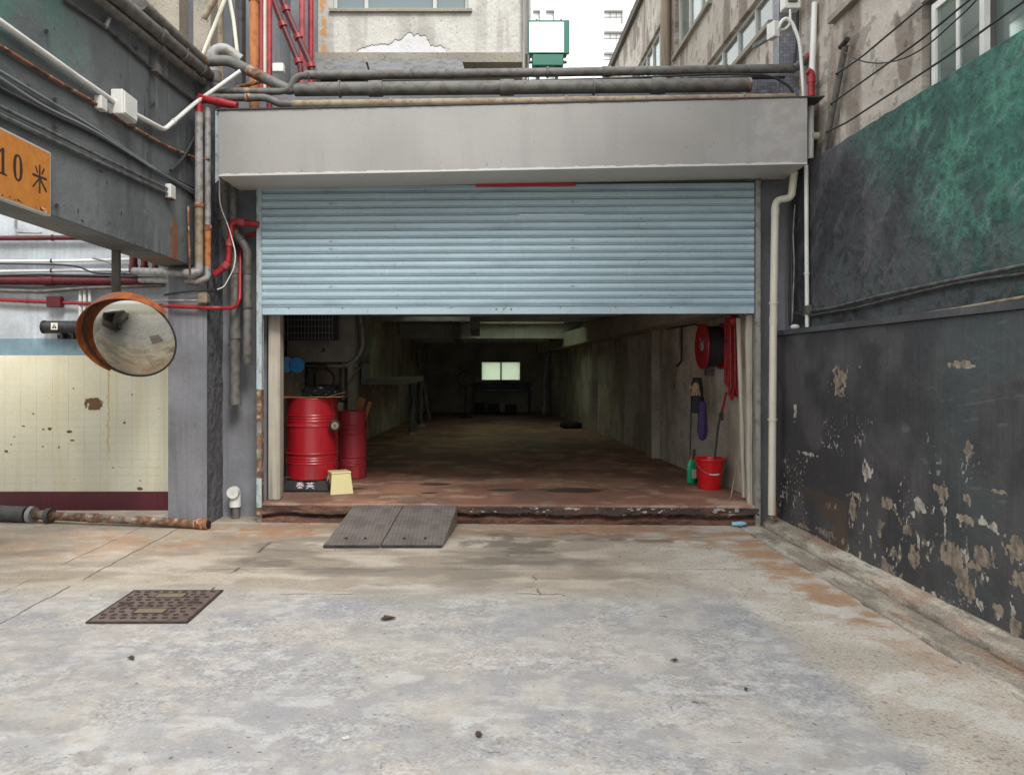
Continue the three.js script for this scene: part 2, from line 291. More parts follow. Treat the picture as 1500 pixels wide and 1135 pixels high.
{ // the yard slab: one sheet with a ragged edge along the drain groove
  const nx = 30, nz = 160, pos = [], uv = [], idx = [];
  for (let j = 0; j <= nz; j++) for (let i = 0; i <= nx; i++) {
    const z = lerp(YZ0, YZ1, j / nz); let x = lerp(YX0, YX1, i / nx);
    if (i === nx) x += (fbm(z * 5, 3, 4) - 0.5) * 0.045;
    pos.push(x, 0.004 * (fbm(x * 0.8, z * 0.8, 2) - 0.5), z); uv.push((x - TX0) / (TX1 - TX0), (z - TZ0) / (TZ1 - TZ0));
  }
  for (let j = 0; j < nz; j++) for (let i = 0; i < nx; i++) { const a = j * (nx + 1) + i; idx.push(a, a + nx + 1, a + 1, a + 1, a + nx + 1, a + nx + 2); }
  for (let j = 0; j < nz; j++) { const a = pos.length / 3, p = (j * (nx + 1) + nx) * 3, q = ((j + 1) * (nx + 1) + nx) * 3; for (const k of [p, q]) for (const y of [0, -0.048]) { pos.push(pos[k], y ? y : pos[k + 1], pos[k + 2]); uv.push(0.985, (pos[k + 2] - TZ0) / (TZ1 - TZ0)); } idx.push(a, a + 1, a + 2, a + 2, a + 1, a + 3); }
  const g = new THREE.BufferGeometry(); g.setAttribute('position', new THREE.Float32BufferAttribute(pos, 3)); g.setAttribute('uv', new THREE.Float32BufferAttribute(uv, 2)); g.setIndex(idx); g.computeVertexNormals();
  structure('concrete_yard', g, M.yard);
}
structure('street', uvBox(span(-30, 12, -0.045, -0.002, 1.2, 30)), M.concrete);
{ // gutter strip and the cement haunch along the right-hand wall
  const tx = paint(512, 2048, (u, v) => {
    const x = u, z = v * 8, n = fbm(x * 3 + 2, z * 3, 5), n3 = fbm(x * 9, z * 7 + 20, 4), g = vn(x * 40, z * 90);
    let c = mix([150, 140, 126], [186, 178, 164], smooth(0.35, 0.65, n)); c = mix(c, [146, 112, 88], 0.6 * smooth(0.5, 0.68, fbm(x * 2 + 50, z * 1.3 + 9, 5))); c = mul(c, 0.9 + 0.2 * g);
    c = mix(c, [112, 106, 96], 0.45 * smooth(0.56, 0.66, n3)); c = mul(c, 0.92 + 0.16 * vn(x * 60, z * 200)); return [c, 0.5 + (n3 - 0.5) + (g - 0.5) * 0.4];
  });
  unique('gutter', tx, { rough: 0.9, bump: 0.008 });
  const strip = (xa, xb, ya, yb, rag, amp) => {
    const nz = 120, nx = 6, pos = [], uv = [], idx = [];
    for (let j = 0; j <= nz; j++) for (let i = 0; i <= nx + 2; i++) {
      const z = lerp(-8.0, 2, j / nz), t = clamp((i - 1) / nx); let x = lerp(xa, xb, t), y = lerp(ya, yb, t) + (fbm(x * 8, z * 5, 4) - 0.5) * amp;
      if (i <= 1) x += (fbm(z * 4 + rag * 30, 9, 4) - 0.5) * 0.05; if (i === 0) y = -0.05; if (i === nx + 2) { y = -0.05; x += 0.001; }
      pos.push(x, y, z); uv.push((x - 2.6 + y) / 0.5, z / 8);
    }
    const w = nx + 3; for (let j = 0; j < nz; j++) for (let i = 0; i < w - 1; i++) { const a = j * w + i; idx.push(a, a + w, a + 1, a + 1, a + w, a + w + 1); }
    const g = new THREE.BufferGeometry(); g.setAttribute('position', new THREE.Float32BufferAttribute(pos, 3)); g.setAttribute('uv', new THREE.Float32BufferAttribute(uv, 2)); g.setIndex(idx); g.computeVertexNormals(); return g;
  };
  structure('gutter_strip', strip(2.655, 2.895, -0.004, 0.0, 0, 0.012), M.gutter);
  structure('cement_haunch', strip(2.915, 3.07, 0.03, 0.085, 2, 0.03), M.gutter);
}

// ---------------------------------------------------------------- right: two-step painted wall and the building above it
const RX = 3.06, RX2 = 3.25, RX3 = 3.33;
const wallUV = (g, z0, z1, y0, y1) => uvFn(g, (x, y, z) => [(z - z0) / (z1 - z0), (y - y0) / (y1 - y0)]);
{
  const chips = [];                      // patches where the black paint has come off, read off the photograph
  for (const [px, py, rx, ry, k] of [[1230, 556, 11, 18, 1], [1418, 660, 6, 14, 1], [1270, 690, 6, 16, 0], [1300, 737, 7, 10, 1], [1250, 745, 4, 14, 1], [1348, 741, 9, 9, 0], [1382, 718, 9, 14, 1], [1418, 731, 6, 7, 1], [1165, 608, 2, 11, 0], [1383, 750, 5, 8, 0], [1415, 762, 8, 6, 1], [1440, 762, 8, 5, 0], [1455, 772, 7, 7, 0], [1340, 815, 9, 18, 1], [1395, 815, 13, 24, 1], [1412, 855, 12, 22, 1], [1440, 820, 14, 16, 1], [1490, 800, 12, 20, 1], [1495, 850, 10, 16, 1], [1490, 915, 9, 12, 1], [1300, 835, 14, 8, 1], [1385, 775, 2, 20, 0], [1485, 905, 5, 22, 0], [1405, 533, 14, 5, 1], [1425, 536, 10, 3, 0], [1260, 537, 3, 3, 1], [1185, 665, 12, 2, 0], [1465, 720, 9, 4, 1], [1175, 770, 8, 3, 1], [1210, 780, 10, 5, 1], [1460, 890, 10, 8, 1], [1330, 775, 5, 10, 1], [1290, 770, 4, 10, 1]]) {
    const p = onX(px, py, RX), s = -p.z / FPX; chips.push([-p.z, p.y, rx * s * (-p.z) / RX, ry * s, k]);
  }
  const tx = paint(2048, 1024, (u, v) => {
    const z = lerp(8.2, 4.0, u), y = lerp(-0.05, 1.95, v), n = fbm(z * 3, y * 3, 5), n2 = fbm(z * 1.2 + 7, y * 1.2, 4), f = fbm(z * 14, y * 16 + 5, 4), f2 = fbm(z * 34, y * 26, 3), g = vn(z * 130, y * 130);
    let c = mix([58, 58, 61], [78, 77, 79], smooth(0.3, 0.7, n)); c = mix(c, [66, 78, 78], 0.6 * smooth(0.5, 0.65, n2) * smooth(5.6, 4.6, z)); c = mul(c, 0.93 + 0.14 * g);
    const dr = vn(z * 55, y * 2.4); c = mul(c, 1 + 0.06 * smooth(0.72, 0.9, dr) - 0.06 * smooth(0.28, 0.1, dr)); if (vn(z * 4, y * 40 + z * 6) > 0.9 && n > 0.5) c = mul(c, 1.18);
    let h = 0.62 + (f - 0.5) * 0.5 + (fbm(z * 2.2, y * 6, 3) - 0.5) * 0.5, chip = 0, pale = 0;
    for (const [cz, cy, rz, ry, k] of chips) { const d = Math.hypot((z - cz) / rz, (y - cy) / ry); if (d < 2.4) { const s = smooth(1.02, 0.94, d + (f - 0.5) * 1.9 + (f2 - 0.5) * 1.5); if (s > chip) { chip = s; pale = k; } } }
    const low = smooth(1.0, 0.12, y) * smooth(8.0, 5.2, z), flake = smooth(0.69 - 0.045 * low, 0.71 - 0.045 * low, fbm(z * 17 + 60, y * 12, 5)) * (low > 0.3 ? 1 : 0);   // flaking grows towards the street end
    if (flake > chip) { chip = flake; pale = f2 > 0.5 ? 1 : 0; }
    const sc = smooth(0.8, 0.83, vn(z * 45 + 3 + y * 11, y * 38)) * smooth(0.6, 0.68, fbm(z * 3 + 4, y * 2 + 9, 3)) * smooth(1.3, 0.7, y); if (sc > chip) { chip = sc; pale = 0; }
    const under = pale ? mix([146, 134, 118], [108, 100, 90], smooth(0.3, 0.7, f2)) : mix([184, 180, 172], [140, 134, 126], smooth(0.3, 0.7, f2));
    c = mix(c, under, chip); if (chip > 0.05 && chip < 0.9) c = mix(c, [150, 148, 144], 0.5); h -= chip * 0.45;
    if (y < 0.5 && z > 6.4) c = mix(c, [92, 70, 52], 0.5 * smooth(0.55, 0.7, fbm(z * 2, y * 5, 4)) );
    return [c, h];
  });
  unique('blackWall', tx, { rough: 0.62, bump: 0.012 });
  const t = thing('boundary_wall', 'black painted wall with flaking paint and green upper part along the yard', 'wall');
  const low = wallUV(span(RX, RX + 0.5, -0.2, 1.932, -8.3, 3), -8.2, -4.0, -0.05, 1.95); add('lower_wall', low, M.blackWall, t);
  mat('coping', 0x55565a, { t: 'paint', bump: 0.004 });
  add('coping', uvBox(quad8([V(RX - 0.02, 1.936, 3), V(RX - 0.02, 1.936, -8.3), V(RX - 0.015, 1.985, -8.3), V(RX - 0.015, 1.985, 3), V(RX2 + 0.1, 1.936, 3), V(RX2 + 0.1, 1.936, -8.3), V(RX2 + 0.1, 2.01, -8.3), V(RX2 + 0.1, 2.01, 3)])), M.coping, t);
  const tx2 = paint(2048, 1024, (u, v) => {
    const z = lerp(8.2, 4.0, u), y = lerp(1.95, 3.75, v), n = fbm(z * 2.2 + 30, y * 2.2, 5), f = fbm(z * 16, y * 16, 4), b = fbm(z * 5, y * 5 + 8, 4), g = vn(z * 150, y * 150), dg = fbm((z + y) * 9, (z - y) * 2.5 + 40, 4);
    const edge = 6.9 - (3.62 - y) * 1.0;                                                    // where the green coat stops and the charcoal one starts
    const s = (edge - z) * 0.9 + (n - 0.5) * 0.55 + (f - 0.5) * 0.45 + (g - 0.5) * 0.3, green = smooth(-0.1, 0.9, s) * (y < 2.25 ? smooth(1.99, 2.25, y + (f - 0.5) * 0.3) * 0.9 : 1);
    let c = mix([48, 49, 53], [72, 72, 76], smooth(0.35, 0.7, n)); c = mix(c, [98, 98, 99], 0.45 * smooth(0.58, 0.72, dg));
    const gc = mix(mix([40, 72, 65], [56, 106, 93], smooth(0.25, 0.7, n * 0.5 + f * 0.5)), [80, 138, 120], 0.6 * smooth(0.42, 0.7, b * 0.6 + f * 0.4));
    c = mix(c, gc, green); c = mix(c, [76, 84, 84], 0.75 * smooth(0.42, 0.6, fbm(z * 7 + 3, y * 7 + 50, 5)) * smooth(3.1, 2.2, y + (n - 0.5) * 0.8)); c = mix(c, [120, 132, 130], 0.4 * smooth(0.62, 0.74, dg) * green); c = mul(c, 0.9 + 0.2 * g);
    if (f > 0.66) c = mul(c, 0.8);
    return [c, f * 0.6 + b * 0.4];
  });
  unique('greenWall', tx2, { rough: 0.8, bump: 0.022 });
  // the upper wall: its top edge is broken and uneven
  const n = 90, top = []; for (let i = 0; i <= n; i++) { const z = lerp(-8.3, 3, i / n); top.push([z, 3.62 + (fbm(z * 5, 1, 5) - 0.5) * 0.055]); }
  const pts = [[-8.3, 1.95], [3, 1.95], ...top.slice().reverse()];
  const s = new THREE.Shape(pts.map(([z, y]) => new THREE.Vector2(z, y)));
  const g = new THREE.ExtrudeGeometry(s, { depth: 0.2, bevelEnabled: true, bevelThickness: 0.012, bevelSize: 0.012, bevelSegments: 1 }); g.rotateY(-Math.PI / 2); g.translate(RX2 + 0.212, 0, 0);
  add('upper_wall', wallUV(g, -8.2, -4.0, 1.95, 3.75), M.greenWall, t);
  settle(t);
}
{ // the weathered building standing over that wall
  const tx = paint(1024, 1024, (u, v) => {
    const z = u * 10, y = v * 6, n = fbm(z * 0.9, y * 0.6 + 3, 5), r = fbm(z * 3.5, y * 0.7, 4), f = fbm(z * 8, y * 8, 4), g = vn(z * 80, y * 80);
    let c = mix([150, 141, 130], [180, 172, 162], smooth(0.32, 0.62, n)); c = mix(c, [116, 105, 95], 0.7 * smooth(0.52, 0.64, r)); c = mix(c, [190, 184, 175], 0.8 * smooth(0.55, 0.6, fbm(z * 1.5 + 9, y * 1.3 + 40, 4))); c = mul(c, 0.94 + 0.12 * g);
    if (f > 0.68) c = mul(c, 0.82); return [c, f];
  });
  unique('oldRender', tx, { rough: 0.92, bump: 0.02 });
  const t = thing('weathered_building', 'stained beige concrete building with window bands above the black wall', 'building');
  // openings in the plane x = RX3: [depth far, depth near, bottom, top]
  const op = [[5.78, 3.2, 3.3, 4.34], [7.16, 5.2, 4.88, 6.4], [12.6, 8.72, 5.53, 6.02], [13.0, 11.0, 6.85, 7.9], [16.6, 13.75, 6.85, 7.9], [20.0, 17.2, 6.85, 7.9], [10.5, 8.4, 6.85, 7.9], [7.9, 5.9, 6.85, 7.9], [17.2, 13.4, 5.0, 6.02]];
  const ys = [...new Set([3.2, 9.0, ...op.flatMap((o) => [o[2], o[3]])])].sort((a, b) => a - b), zs = [...new Set([-4, 24, ...op.flatMap((o) => [o[0], o[1]])])].sort((a, b) => a - b);
  const geo = [];
  for (let j = 0; j + 1 < ys.length; j++) { let run = null; for (let i = 0; i + 1 < zs.length; i++) {
    const zc = (zs[i] + zs[i + 1]) / 2, yc = (ys[j] + ys[j + 1]) / 2, hole = op.some((o) => zc < o[0] && zc > o[1] && yc > o[2] && yc < o[3]);
    if (!hole) run = run === null ? zs[i] : run; if (run !== null && (hole || i + 2 === zs.length)) { geo.push(span(RX3, RX3 + 0.25, ys[j], ys[j + 1], -(hole ? zs[i] : zs[i + 1]), -run)); run = null; }
  } }
  add('wall', uvFn(merge(geo), (x, y, z) => [-z / 10, y / 6]), M.oldRender, t);
  add('roof', uvBox(span(RX3 - 0.08, 12, 9.0, 9.18, -24, 4)), M.darkConcrete, t);
  add('floor_slab', span(RX3 + 0.26, 12, 3.0, 3.15, -24, 4), M.darkConcrete, t); add('rear_wall', span(5.5, 5.7, 3.15, 9, -24, 4), M.darkConcrete, t);
  mat('curtain', 0xa9b0a8, { t: 'paint', s: 1, rough: 0.9 });
  mat('pane', 0xcfdcd8, { rough: 0.08, transmission: 0.85, thickness: 0, transparent: false });
  op.forEach(([z0, z1, y0, y1], k) => {
    const w = add('window', [span(RX3 + 0.06, RX3 + 0.12, y0, y0 + 0.05, -z0, -z1), span(RX3 + 0.06, RX3 + 0.12, y1 - 0.05, y1, -z0, -z1), span(RX3 + 0.061, RX3 + 0.119, y0 + 0.05, y1 - 0.05, -z0, -z0 + 0.05), span(RX3 + 0.061, RX3 + 0.119, y0 + 0.05, y1 - 0.05, -z1 - 0.05, -z1)], k === 0 ? M.frameDark : M.frame, t);
    const m = Math.max(2, Math.round((z0 - z1) / 0.62));
    for (let i = 0; i < m; i++) {
      const a = lerp(z0 - 0.05, z1 + 0.05, i / m), b = lerp(z0 - 0.05, z1 + 0.05, (i + 1) / m);
      if (i) add('mullion', span(RX3 + 0.055, RX3 + 0.115, y0 + 0.05, y1 - 0.05, -a - 0.02, -a + 0.02), k === 0 ? M.frameDark : M.frame, w);
      if (k === 0 && i === 0) continue;
      add('pane', span(RX3 + 0.085, RX3 + 0.09, y0 + 0.05, y1 - 0.05, -a + 0.02, -b - 0.02), M.pane, w);
      add('curtain', span(RX3 + 0.22, RX3 + 0.23, y0 + 0.05, y1 - 0.05, -a + 0.03 + (i % 2) * 0.1, -b - 0.03), M.curtain, w);
    }
    if (k) add('window_sill', span(RX3 - 0.06, RX3 + 0.05, y0 - 0.06, y0 - 0.004, -z0 - 0.05, -z1 + 0.05), M.concrete, w);
    if (k === 0) { // the white casement that stands open
      const s = new THREE.Group(); s.name = 'open_casement'; t.add(s);
      const wd = 0.62, h = 0.92, y = 3.36;
      add('sash_frame', [span(-0.02, 0.02, y, y + h, 0, 0.05), span(-0.02, 0.02, y, y + h, wd - 0.05, wd), span(-0.019, 0.019, y + h - 0.05, y + h - 0.001, 0.05, wd - 0.05), span(-0.019, 0.019, y, y + 0.05, 0.05, wd - 0.05), span(-0.014, 0.014, y + 0.05, y + h - 0.05, wd / 2 - 0.015, wd / 2 + 0.015)], M.pvcWhite, s);
      add('pane', span(-0.003, 0.003, y + 0.05, y + h - 0.05, 0.05, wd - 0.05), M.pane, s);
      s.position.set(RX3 + 0.04, 0, -5.69); s.rotation.y = -0.03;
    }
  });
  // drainpipe and ledge far down the wall
  add('downpipe', rod(V(RX3 - 0.09, 3.6, -13.3), V(RX3 - 0.09, 9.0, -13.3), 0.085, 14), M.pipeBeige, t);
  settle(t);
}
// ---------------------------------------------------------------- left: high painted wall on a beam, the covered bay behind it
const LX = -2.92;
{
  const tx = paint(1024, 1024, (u, v) => {
    const z = lerp(8.2, 4.2, u), y = lerp(2.6, 4.8, v), n = fbm(z * 1.6, y * 1.6 + 20, 5), r = fbm(z * 9, y * 0.9, 4), f = fbm(z * 13, y * 13, 4), g = vn(z * 120, y * 120);
    let c = mix([88, 93, 95], [112, 116, 118], smooth(0.3, 0.7, n)); const green = smooth(0.0, 0.6, (5.7 - z) * 0.5 + (n - 0.5) * 1.6 + (y - 3.7) * 0.5) * 0.75; c = mix(c, [70, 112, 102], green);
    c = mix(c, [140, 138, 138], 0.5 * smooth(0.58, 0.7, r) * smooth(5.9, 6.8, z)); c = mix(c, [64, 62, 64], 0.6 * smooth(0.58, 0.7, fbm(z * 7 + 5, y * 0.8 + 60, 4)) * smooth(5.6, 7.0, z));
    c = mix(c, [134, 84, 56], 0.8 * smooth(0.13, 0.07, Math.abs(z - 7.42 + (f - 0.5) * 0.1) + Math.max(0, y - 2.92) * 0.6) * smooth(0.35, 0.5, r));
    c = mul(c, 0.93 + 0.14 * g); if (vn(z * 16, y * 16) > 0.965) c = mul(c, 0.5);
    return [c, f];
  });
  unique('beamPaint', tx, { rough: 0.7, bump: 0.007 });
  const t = thing('beam_wall', 'tall grey green painted concrete wall carried over the open bay', 'wall');
  const g = span(LX - 0.34, LX, 2.65, 4.78, -8.0, 3, 0.01); add('wall', uvFn(g, (x, y, z) => [(z + 8.2) / 4, Math.abs(y - (LX - x) - 2.6) / 2.2]), M.beamPaint, t);
  settle(t);
}
structure('bay_ceiling', span(-9, LX - 0.345, 3.08, 3.3, -6.5, 4), M.greyPaint);
{
  const t = thing('concrete_pillar', 'blue grey painted concrete pillar under the beam beside the garage', 'pillar');
  const x0 = -3.18, x1 = -2.757, zf = -7.9;
  add('shaft', span(x0, x1 - 0.02, 0, 2.646, zf - 0.9, zf, 0.012), M.greyPaint, t);
  const side = new THREE.PlaneGeometry(0.9, 2.64, 24, 70).rotateY(Math.PI / 2).translate(x1 - 0.018, 1.32, zf - 0.45), p = side.attributes.position;
  for (let i = 0; i < p.count; i++) p.setX(i, p.getX(i) + 0.004 + 0.028 * Math.max(0, fbm(p.getZ(i) * 12, p.getY(i) * 5, 4) - 0.3)); side.computeVertexNormals();
  add('rough_side', uvBox(side), M.greyRough, t);
  add('upper_shaft', span(x0 - 0.05, -2.80, 2.65, 4.6, -8.6, -8.02), M.greyRough, t);
  settle(t);
}
{ // wall at the back of the bay: white above, a blue band, painted-over tiles, a dark red foot
  const ZB = -8.72, t = thing('bay_back_wall', 'white, blue and cream wall with painted tiles at the back of the bay', 'wall');
  const s = 8.72 / FPX, chips = [[137, 592, 12, 11], [34, 624, 5, 2], [72, 628, 6, 4], [101, 632, 6, 3], [106, 645, 6, 2], [182, 619, 3, 3], [8, 661, 4, 3], [62, 654, 3, 1.5], [204, 716, 7, 4], [86, 655, 2, 2], [48, 606, 2, 2], [107, 569, 2, 1.5], [193, 578, 2, 2], [205, 704, 2, 1.5], [165, 685, 2, 2], [16, 651, 2, 2], [63, 629, 3, 2]].map(([a, b, c, d]) => { const p = D(a, b, 8.72); return [p.x, p.y, c * s * (c > 10 ? 0.95 : 0.6), d * s * (c > 10 ? 0.95 : 0.6)]; });
  const tx = paint(1024, 512, (u, v) => {
    const x = lerp(-6.4, -3.3, u), y = lerp(0.15, 1.8, v), n = fbm(x * 1.6 + 9, y * 1.6, 4), f = fbm(x * 25, y * 25, 4), r = fbm(x * 14, y * 0.7, 3), g = vn(x * 140, y * 140);
    let c = mix([216, 209, 180], [226, 221, 197], smooth(0.3, 0.7, n)); c = mix(c, [198, 197, 176], smooth(0.5, 0.7, fbm(x * 0.8 + 4, y * 0.7, 3)) * 0.6);
    c = mix(c, [188, 160, 96], 0.7 * smooth(0.012, 0.004, Math.abs(x + 4.18 + (f - 0.5) * 0.03)) * smooth(0.5, 0.8, y) + 0.12 * smooth(0.6, 0.72, r));
    let k = 0; for (const [cx, cy, rx, ry] of chips) { const d = Math.hypot((x - cx) / rx, (y - cy) / ry); if (d < 1.8) k = Math.max(k, smooth(1.05, 0.9, d + (f - 0.5) * 1.2)); }
    c = mix(c, [104, 74, 40], k); c = mul(c, 0.97 + 0.06 * g); if (vn(x * 34, y * 34) > 0.975) c = mul(c, 0.75);
    return [c, 0.7 - 0.3 * k];
  });
  unique('creamTile', tx, { rough: 0.5, bump: 0.003 });
  mat('whiteWall', 0xdde4ea, { t: 'paint', bump: 0.004, rough: 0.75 }); mat('blueBand', 0x98b8c6, { t: 'paint', rough: 0.6 }); mat('footRed', 0x682630, { t: 'paint', rough: 0.5 }); mat('grout', 0xd2cbae, { rough: 0.95 });
  add('plaster', span(-7.5, -3.19, 1.94, 4.4, ZB - 0.2, ZB), M.whiteWall, t);
  add('blue_band', span(-7.5, -3.19, 1.752, 1.939, ZB - 0.2, ZB + 0.001), M.blueBand, t);
  add('tile_bed', span(-7.5, -3.19, 0, 1.751, ZB - 0.2, ZB - 0.006), M.grout, t);
  const tw = 0.18, th = 0.0906; let row = 0;
  for (let y = 0.212; y < 1.74; y += th, row++) for (let x = -3.192; x > -5.6; x -= tw)
    add('tile', uvFn(box(tw - 0.0011, th - 0.0012, 0.008, x - tw / 2, y + th / 2, ZB - 0.002 + (rnd() - 0.5) * 0.0012), (a, b) => [(a + 6.4) / 3.1, (b - 0.15) / 1.65]), M.creamTile, t);
  add('cream_panel', uvFn(span(-7.5, -5.72, 0.212, 1.75, ZB - 0.1, ZB - 0.001), (a, b) => [(a + 6.4) / 3.1, (b - 0.15) / 1.65]), M.creamTile, t);
  add('foot_band', span(-7.5, -3.24, 0, 0.21, ZB - 0.19, ZB + 0.012), M.footRed, t);
  add('foot_patch', span(-3.239, -3.19, 0, 0.21, ZB - 0.19, ZB + 0.008), M.concrete, t);
  settle(t);
}

// ---------------------------------------------------------------- the garage
const FL = 0.2, ZE = -24.9;              // inside floor level, far wall
const gl = (d) => lerp(-2.6, -1.65, (d - 8.3) / 16.6), gr = (d) => lerp(2.98, 2.34, (d - 8.3) / 16.6);
{
  const tx = paint(768, 1024, (u, v) => {
    const x = lerp(-3.1, 3.4, u), d = lerp(7.7, 25, v), n = fbm(x * 1.7, d * 1.7, 5), s = fbm(x * 2.2 + 40, d * 2.6, 6), f = fbm(x * 8, d * 8, 4), g = vn(x * 70, d * 70);
    let c = mix([142, 102, 84], [170, 130, 108], smooth(0.34, 0.66, s)); c = mix(c, [190, 164, 144], 0.7 * smooth(0.56, 0.68, fbm(x * 4 + 3, d * 4.5 + 20, 6))); c = mix(c, [98, 80, 70], 0.5 * smooth(0.5, 0.66, n));
    for (const [cx, cd, r] of [[-1.5, 9.0, 0.2], [-0.5, 9.35, 0.22], [-0.55, 8.7, 0.1], [0.3, 8.9, 0.2], [1.1, 8.9, 0.4]]) c = mix(c, [58, 46, 42], 0.75 * smooth(1.1, 0.7, Math.hypot((x - cx) / r, (d - cd) / (r * 0.55)) + (f - 0.5) * 0.7));
    c = mul(c, 0.92 + 0.16 * g); return [c, 0.5 + (f - 0.5) * 0.8];
  });
  unique('garageFloor', tx, { rough: 0.7, bump: 0.006 });
  const fuv = (g) => uvFn(g, (x, y, z) => [(x + 3.1) / 6.5, (-z - 7.7) / 17.3]);
  // floor slab: its front edge follows the turned front
  const a0 = -2.26, a1 = 2.86, n = 60, P = [];
  for (let i = 0; i <= n; i++) { const a = lerp(a0, a1, i / n), p = fw(a, 0, (fbm(a * 6, 2, 4) - 0.5) * 0.03); P.push([p.x, p.z]); }
  const back = [[2.9, -8.25], [3.25, -8.25], [3.25, -24.9], [-3, -24.9], [-3, -8.38], [-2.28, -8.38]];
  const sh = new THREE.Shape([...P, ...back].map(([x, z]) => new THREE.Vector2(x, -z)));
  const top = new THREE.ExtrudeGeometry(sh, { depth: 0.012, bevelEnabled: true, bevelThickness: 0.012, bevelSize: 0.012, bevelOffset: -0.012, bevelSegments: 2 }); top.rotateX(-Math.PI / 2); top.translate(0, FL - 0.024, 0);
  structure('garage_floor', fuv(top), M.garageFloor);
  // broken, stained front of the step
  const edgeTex = paint(1024, 64, (u, v) => {
    const x = lerp(-2.26, 2.86, u), y = lerp(-0.02, 0.19, v), n = fbm(x * 3, y * 12, 5), f = fbm(x * 14, y * 30, 4), g = vn(x * 120, y * 120), cr = 0.075 + (fbm(x * 5, 4, 4) - 0.5) * 0.06;
    let c = mix([70, 52, 44], [112, 84, 70], smooth(0.35, 0.65, n));
    if (y > cr) { c = mix(c, [64, 60, 60], 0.7 * smooth(-0.3, 0.3, x + (n - 0.5)) * smooth(0.3, 0.55, fbm(x * 2 + 7, y * 6, 4))); if (x > -0.1 && f > 0.7) c = [176, 176, 174]; } else c = mix(c, [104, 66, 54], 0.6 * smooth(0.4, 0.6, f));
    c = mul(c, 0.85 + 0.3 * g); return [c, f];
  });
  unique('stepEdge', edgeTex, { rough: 0.92, bump: 0.012 });
  const face = new THREE.PlaneGeometry(a1 - a0, 0.2, 300, 20), q = face.attributes.position, euv = [];
  for (let i = 0; i < q.count; i++) {
    const a = q.getX(i) + (a0 + a1) / 2, y = q.getY(i) + 0.1 - 0.02, cr = 0.075 + (fbm(a * 5, 4, 4) - 0.5) * 0.06, gap = smooth(0.026, 0.008, Math.abs(y - cr));
    const p = fw(a, y, (y > cr ? 0.022 : 0.006) + (fbm(a * 14, y * 24, 4) - 0.5) * 0.03 - gap * 0.075); q.setXYZ(i, p.x, p.y, p.z); euv.push((a + 2.26) / 5.12, (y + 0.02) / 0.21);
  }
  face.setAttribute('uv', new THREE.Float32BufferAttribute(euv, 2)); face.computeVertexNormals(); structure('step_face', face, M.stepEdge);
}
